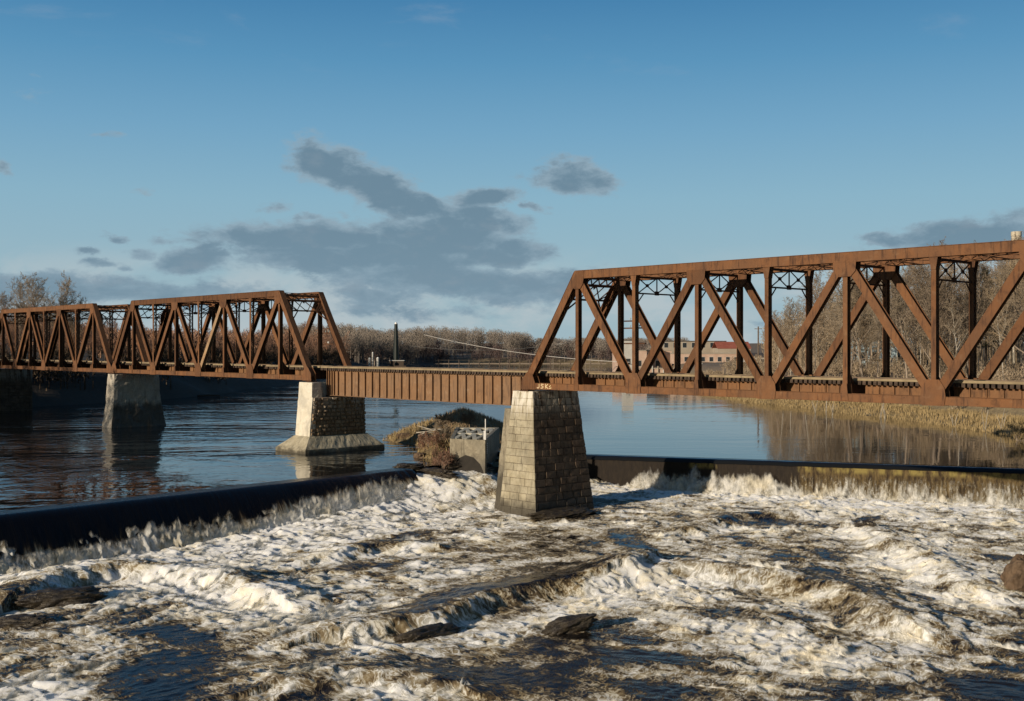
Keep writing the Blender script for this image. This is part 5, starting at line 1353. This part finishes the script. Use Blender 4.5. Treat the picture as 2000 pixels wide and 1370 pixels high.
building('shed', 'white shed at the right end of the far quay, behind the pole', 1462, 1500, 690, 400, 10, 'white_wall', 'dark_roof', 'gable', (2, 1), rh=1.4)
building('house', 'pale blue house half hidden among the bare trees', 1672, 1770, 622, 296, 12, 'blue_wall', 'dark_roof', 'gable', (4, 2), rh=3.0)
for k, (px0, px1, py, d, lb) in enumerate(((1084, 1098, 665, 820, 'tiny white house on the far shore, left of the right truss end post'), (1112, 1124, 667, 850, 'tiny white house on the far shore, right of the end post'), (852, 862, 667, 800, 'tiny pale house in the far woods beside the cable'))):
    building('house', lb, px0, px1, py, d, 8, 'white_wall', 'dark_roof', 'gable', (2, 1), rh=2)
# quay wall and its pale piles
q0 = empty('quay_wall', (62, 405, 0)); tag(q0, 'pale quay wall with light vertical piles along the far right shore', 'quay wall')
MB().aabb(-16, 32, 0, 2.5, -1, 3.2).build('wall', M['pink_brick'], q0); MB().aabb(-16.3, 32.3, -.3, 2.8, 3.203, 3.6).build('coping', M['tan_wall'], q0)
for k in range(24):
    h = random.uniform(3.6, 6.2); MB().tube([(-15+2*k, -.45, -1), (-15+2*k, -.45, h)], .2, 8).build('pile', M['white_wall'] if k % 3 else M['tan_wall'], q0)
# utility pole
x, g = (1481-1000)/F*330, 0; g = gh(x, 330); p0 = empty('utility_pole', (x, 330, g)); tag(p0, 'weathered wooden utility pole at the left edge of the right-hand wood', 'pole')
ht = CAM_H+(HOR-638)/F*330-g; MB().tube([(0, 0, -.5), (0, 0, ht)], [.26, .2], 10).build('pole_shaft', M['pole'], p0); MB().aabb(-1.1, 1.1, -.08, .08, ht-.8, ht-.62).build('crossarm', M['pole'], p0)
# tall chimney
x = (1985-1000)/F*300; g = gh(x, 300); zt = CAM_H+(HOR-453)/F*300; q = empty('chimney_stack', (x, 300, g)); tag(q, 'cream chimney stack showing above the right truss', 'chimney')
MB().tube([(0, 0, -1), (0, 0, zt-g-1.2)], [1.75, 1.22], 20).build('stack_shaft', M['stack'], q, smooth=False); MB().tube([(0, 0, zt-g-1.2), (0, 0, zt-g)], [1.34, 1.34], 20).build('stack_cap', M['stack'], q)
# dark tapered tower on a low platform, small white tanks beside it
D = 480; x = (773.5-1000)/F*D; q = empty('beacon_tower', (x, D, 0)); tag(q, 'dark tapered tower with a pale tip, far up the river', 'tower')
zt = CAM_H+(HOR-630)/F*D; MB().tube([(0, 0, 3.2), (0, 0, 8), (0, 0, zt-.7)], [1.35, 1.2, .7], 12).build('tower_shaft', M['green_tower'], q); MB().tube([(0, 0, zt-.7), (0, 0, zt)], [.68, .4], 12).build('tower_tip', M['white_paint'], q)
b = MB(); b.aabb(-6.5, 4.6, -3, 3, 2.6, 3.2)
for xx in (-6, -2, 2, 4.2): b.aabb(xx-.25, xx+.25, -2.6, 2.6, -2, 2.6)
b.build('platform', M['bark_dark'], q); MB().aabb(-2.6, 3.4, -1.2, 2.8, 3.203, 5.2).build('hut', M['bark_dark'], q); MB().aabb(-2.9, 3.7, -1.5, 3.1, 5.203, 5.5).build('hut_roof', M['white_wall'], q)
for k, (px, pt, w_, lb) in enumerate(((722, 699, .55, 'shortest white tank left of the dark tower'), (728, 688, .35, 'tall thin white vent left of the dark tower'), (738, 698, .6, 'white tank nearest the dark tower'))):
    xx = (px-1000)/F*472; z0_ = gh(xx, 472) if river_sd(np.array([xx]), np.array([472.0]))[0] > 0 else 0.0; zt = CAM_H+(HOR-pt)/F*472
    t0 = empty('storage_tank', (xx, 472, z0_)); tag(t0, lb, 'tank'); MB().tube([(0, 0, -.5), (0, 0, zt-z0_-.4)], w_, 12).build('tank_body', M['white_wall'], t0); MB().tube([(0, 0, zt-z0_-.4), (0, 0, zt-z0_)], [w_, w_*.4], 12).build('tank_lid', M['white_paint'], t0)
q = empty('stone_jetty', ((740-1000)/F*476, 476, 0)); tag(q, 'low dark jetty reaching out to the tower', 'jetty'); MB().aabb(-12, 8, 1.5, 8, -1.5, 2.2).build('jetty_deck', M['bark_dark'], q)
# low trestle across the far river
q = empty('low_trestle', (8, 640, 0)); tag(q, 'low trestle with thin posts across the far end of the river', 'trestle'); MB().aabb(-52, 46, -1.2, 1.2, 1.3, 1.9).build('trestle_deck', M['bark'], q)
MB().aabb(-52, 46, -1.25, -1.1, 3.6, 3.72).build('handrail', M['pole'], q)
for k in range(17): MB().tube([(-50+5.8*k, -1.3, -1.5), (-50+5.8*k, -1.3, 4.0)], .16, 6).build('trestle_post', M['pole'], q)
# cables across the river
def cable(p, c, sag, rad, label):
    P = [Vector(p).lerp(Vector(c), t/24)-Vector((0, 0, sag*4*(t/24)*(1-t/24))) for t in range(25)]
    o0 = P[0].copy(); o = MB().tube([v_-o0 for v_ in P], rad, 5).build('overhead_cable', M['wire'], loc=o0); tag(o, label, 'cable')
cable(at_d(828, 654, 520), at_d(1230, 708, 420), 2.2, 0.11, 'bright cable slanting down across the far river')
cable(at_d(800, 676, 560), at_d(1120, 668, 600), 3.2, 0.06, 'faint upper wire across the far river')
# ================================================================== SKY, SUN, CAMERA
SUN_EL, SUN_AZ = math.radians(13), math.radians(180+47.3)      # azimuth clockwise from +Y
to_sun = Vector((math.sin(SUN_AZ)*math.cos(SUN_EL), math.cos(SUN_AZ)*math.cos(SUN_EL), math.sin(SUN_EL)))
ld = bpy.data.lights.new('sun', 'SUN'); ld.energy = 5.0; ld.angle = math.radians(0.5); ld.color = (1.0, 0.85, 0.66)
lo = link(bpy.data.objects.new('sun', ld)); lo.rotation_euler = to_sun.to_track_quat('Z', 'Y').to_euler(); lo.location = (-60, -60, 60)
wd = bpy.data.worlds.new('World'); scene.world = wd; wd.use_nodes = True
n = NT(wd.node_tree); bg = wd.node_tree.nodes['Background']
STR = 0.085
sky = n.node('ShaderNodeTexSky', sky_type='NISHITA'); sky.sun_disc = False; sky.sun_elevation = SUN_EL; sky.sun_rotation = SUN_AZ
sky.altitude = 50; sky.air_density = 1.15; sky.dust_density = 0.6; sky.ozone_density = 1.6
dirv = n.node('ShaderNodeTexCoord').outputs['Generated']; sp = n.node('ShaderNodeSeparateXYZ', ins={'Vector': dirv})
az = n.m('ARCTAN2', sp.outputs['X'], sp.outputs['Y']); el = n.m('ARCSINE', sp.outputs['Z'])
# teal-leaning grade of the daylight sky
skyc = n.mix(1.0, sky.outputs[0], (0.44, 0.53, 0.58), 'MULTIPLY')
def lin(r, g, b): return tuple((((c/255)+0.055)/1.055)**2.4/STR for c in (r, g, b))
grad = n.ramp(n.m('MULTIPLY', el, 1.0), [(0.0, (0, 0, 0)), (0.07, (0, 0, 0)), (0.13, (0, 0, 0)), (0.19, (0, 0, 0)), (0.25, (0, 0, 0)), (0.32, (0, 0, 0)), (0.7, (0, 0, 0))])
cr = grad.node.color_ramp
for e_, c_ in zip(cr.elements, ((163,189,200), (156,188,203), (142,184,206), (119,170,203), (92,152,193), (62,126,175), (32,80,128))):
    e_.color = tuple(v*STR for v in lin(*c_))+(1,)
gradc = n.mix(1.0, grad, (1/STR, 1/STR, 1/STR), 'MULTIPLY')
skyc = n.mix(n.maprange(sp.outputs['Y'], -0.35, 0.45, 0.10, 0.88), skyc, gradc)
wv = n.node('ShaderNodeCombineXYZ', ins={'X': az, 'Y': n.m('MULTIPLY', el, 1.8), 'Z': 0.0}).outputs[0]
wcol = n.noise(wv, 11, 7, 0.62, 0.0, 'Color'); wsp = n.node('ShaderNodeSeparateColor', ins={'Color': wcol})
azw = n.m('ADD', az, n.m('MULTIPLY', n.m('SUBTRACT', wsp.outputs[0], 0.5), 0.085)); elw = n.m('ADD', el, n.m('MULTIPLY', n.m('SUBTRACT', wsp.outputs[1], 0.5), 0.036))
def blob(px, py, rx, ry, a, sl=0.0):
    A0 = math.atan((px-1000)/F); E0 = math.atan((HOR-py)/F*math.cos(A0)); RX, RY = rx/F, ry/F
    dx = n.m('MULTIPLY', n.m('SUBTRACT', azw, A0), 1/RX)
    dy = n.m('MULTIPLY', n.m('SUBTRACT', n.m('SUBTRACT', elw, E0), n.m('MULTIPLY', n.m('SUBTRACT', azw, A0), sl)), 1/RY)
    q = n.m('ADD', n.m('MULTIPLY', dx, dx), n.m('MULTIPLY', dy, dy))
    return n.m('MULTIPLY', n.m('POWER', 2.718, n.m('MULTIPLY', q, -1.0)), a)
BL = [(660,325,90,44,1.3,-.25), (745,362,105,44,1.3,-.40), (830,400,80,34,1.2,-.3), (940,390,70,28,1.25,.1), (945,438,90,32,1.2,-.1), (605,466,190,36,1.35,0), (560,495,100,24,1.0,0), (860,470,165,50,1.3,-.05), (720,505,260,38,1.3,0), (980,495,100,30,1.2,0),
      (870,550,260,42,1.15,-.08), (1060,560,130,38,1.1,0), (760,580,150,26,.7,-.1), (1130,348,82,30,1.2,-.12), (1040,404,30,12,.85,0), (388,506,78,24,1.2,0), (214,462,34,11,.8,0), (185,514,42,11,.85,0), (238,520,30,10,.75,0), (275,492,50,12,.75,0), (310,468,40,10,.6,0),
      (537,398,40,15,.68,0), (594,426,28,11,.75,0), (665,420,24,10,.5,0), (410,484,70,11,.7,.1), (155,494,34,9,.65,0), (100,560,270,32,.95,0), (330,572,220,26,.8,0), (1890,455,145,38,1.3,.12), (1990,440,60,34,.9,0), (1735,474,48,18,1.2,0), (720,600,150,24,.65,0), (560,318,30,16,.45,0),
      (5,325,18,18,.6,0), (280,372,36,8,.5,-.1), (210,258,28,9,.42,0), (1010,338,28,8,.45,0), (850,612,170,15,.55,0), (1480,622,40,8,.5,0), (45,165,50,18,.25,0), (300,185,40,16,.25,0)]
cl = None
for bl in BL:
    v_ = blob(*bl); cl = v_ if cl is None else n.m('MAXIMUM', cl, v_)
ncv = n.node('ShaderNodeCombineXYZ', ins={'X': n.m('MULTIPLY', az, 1.0), 'Y': n.m('MULTIPLY', el, 2.1), 'Z': 0.0}).outputs[0]
n1 = n.noise(ncv, 16, 8, 0.62, 0.2); n2 = n.noise(ncv, 48, 8, 0.66, 0.4)
dens = n.m('ADD', cl, n.m('ADD', n.m('MULTIPLY', n.m('SUBTRACT', n1, 0.5), 1.1), n.m('MULTIPLY', n.m('SUBTRACT', n2, 0.5), 0.75)))
cover = n.maprange(dens, 0.24, 0.66); core = n.maprange(n.m('ADD', dens, n.m('MULTIPLY', n.m('SUBTRACT', n.noise(ncv, 24, 6, 0.6, 0.3), 0.5), 1.5)), 0.35, 1.05)
low = n.maprange(el, 0.14, 0.03)
ccol = n.mix(core, lin(146,168,182), lin(106,132,150))
ccol = n.mix(n.m('MULTIPLY', low, 0.55), ccol, lin(120,148,166))
ccol = n.mix(n.maprange(n.noise(ncv, 30, 5, 0.6), 0.5, 0.75, 0, 0.35), ccol, lin(138,152,164))
# pale sunlit bank of cloud low on the horizon
pale = n.m('MULTIPLY', n.maprange(n.noise(ncv, 9, 8, 0.62, 0.4), 0.37, 0.60), n.maprange(el, 0.095, 0.045)); 
skyc = n.mix(n.m('MULTIPLY', pale, 0.75), skyc, lin(184,194,198))
# thin high wisps
wisp = n.m('MULTIPLY', n.maprange(n.noise(n.mapv(ncv, (1, 1.6, 1)), 7, 8, 0.62, 0.3), 0.55, 0.80), n.maprange(el, 0.20, 0.28, 0, 0.30))
skyc = n.mix(wisp, skyc, tuple(k/STR for k in (0.36, 0.42, 0.50)))
final = n.mix(n.m('MULTIPLY', cover, 0.90), skyc, ccol)
n.put(bg.inputs['Color'], final); bg.inputs['Strength'].default_value = STR

cd = bpy.data.cameras.new('camera'); cam = link(bpy.data.objects.new('camera', cd))
cam.location = (0, 0, CAM_H); cam.rotation_euler = (PI/2, 0, 0)
cd.sensor_width = 36; cd.lens = F/2000*36; cd.shift_y = -(685-HOR)/2000; cd.clip_start = 0.5; cd.clip_end = 9000
scene.camera = cam
scene.view_settings.view_transform = 'Standard'; scene.view_settings.look = 'None'; scene.view_settings.exposure = 0; scene.view_settings.gamma = 1
scene.render.engine = 'CYCLES'; scene.cycles.max_bounces = 6; scene.cycles.transparent_max_bounces = 16; scene.cycles.use_denoising = True
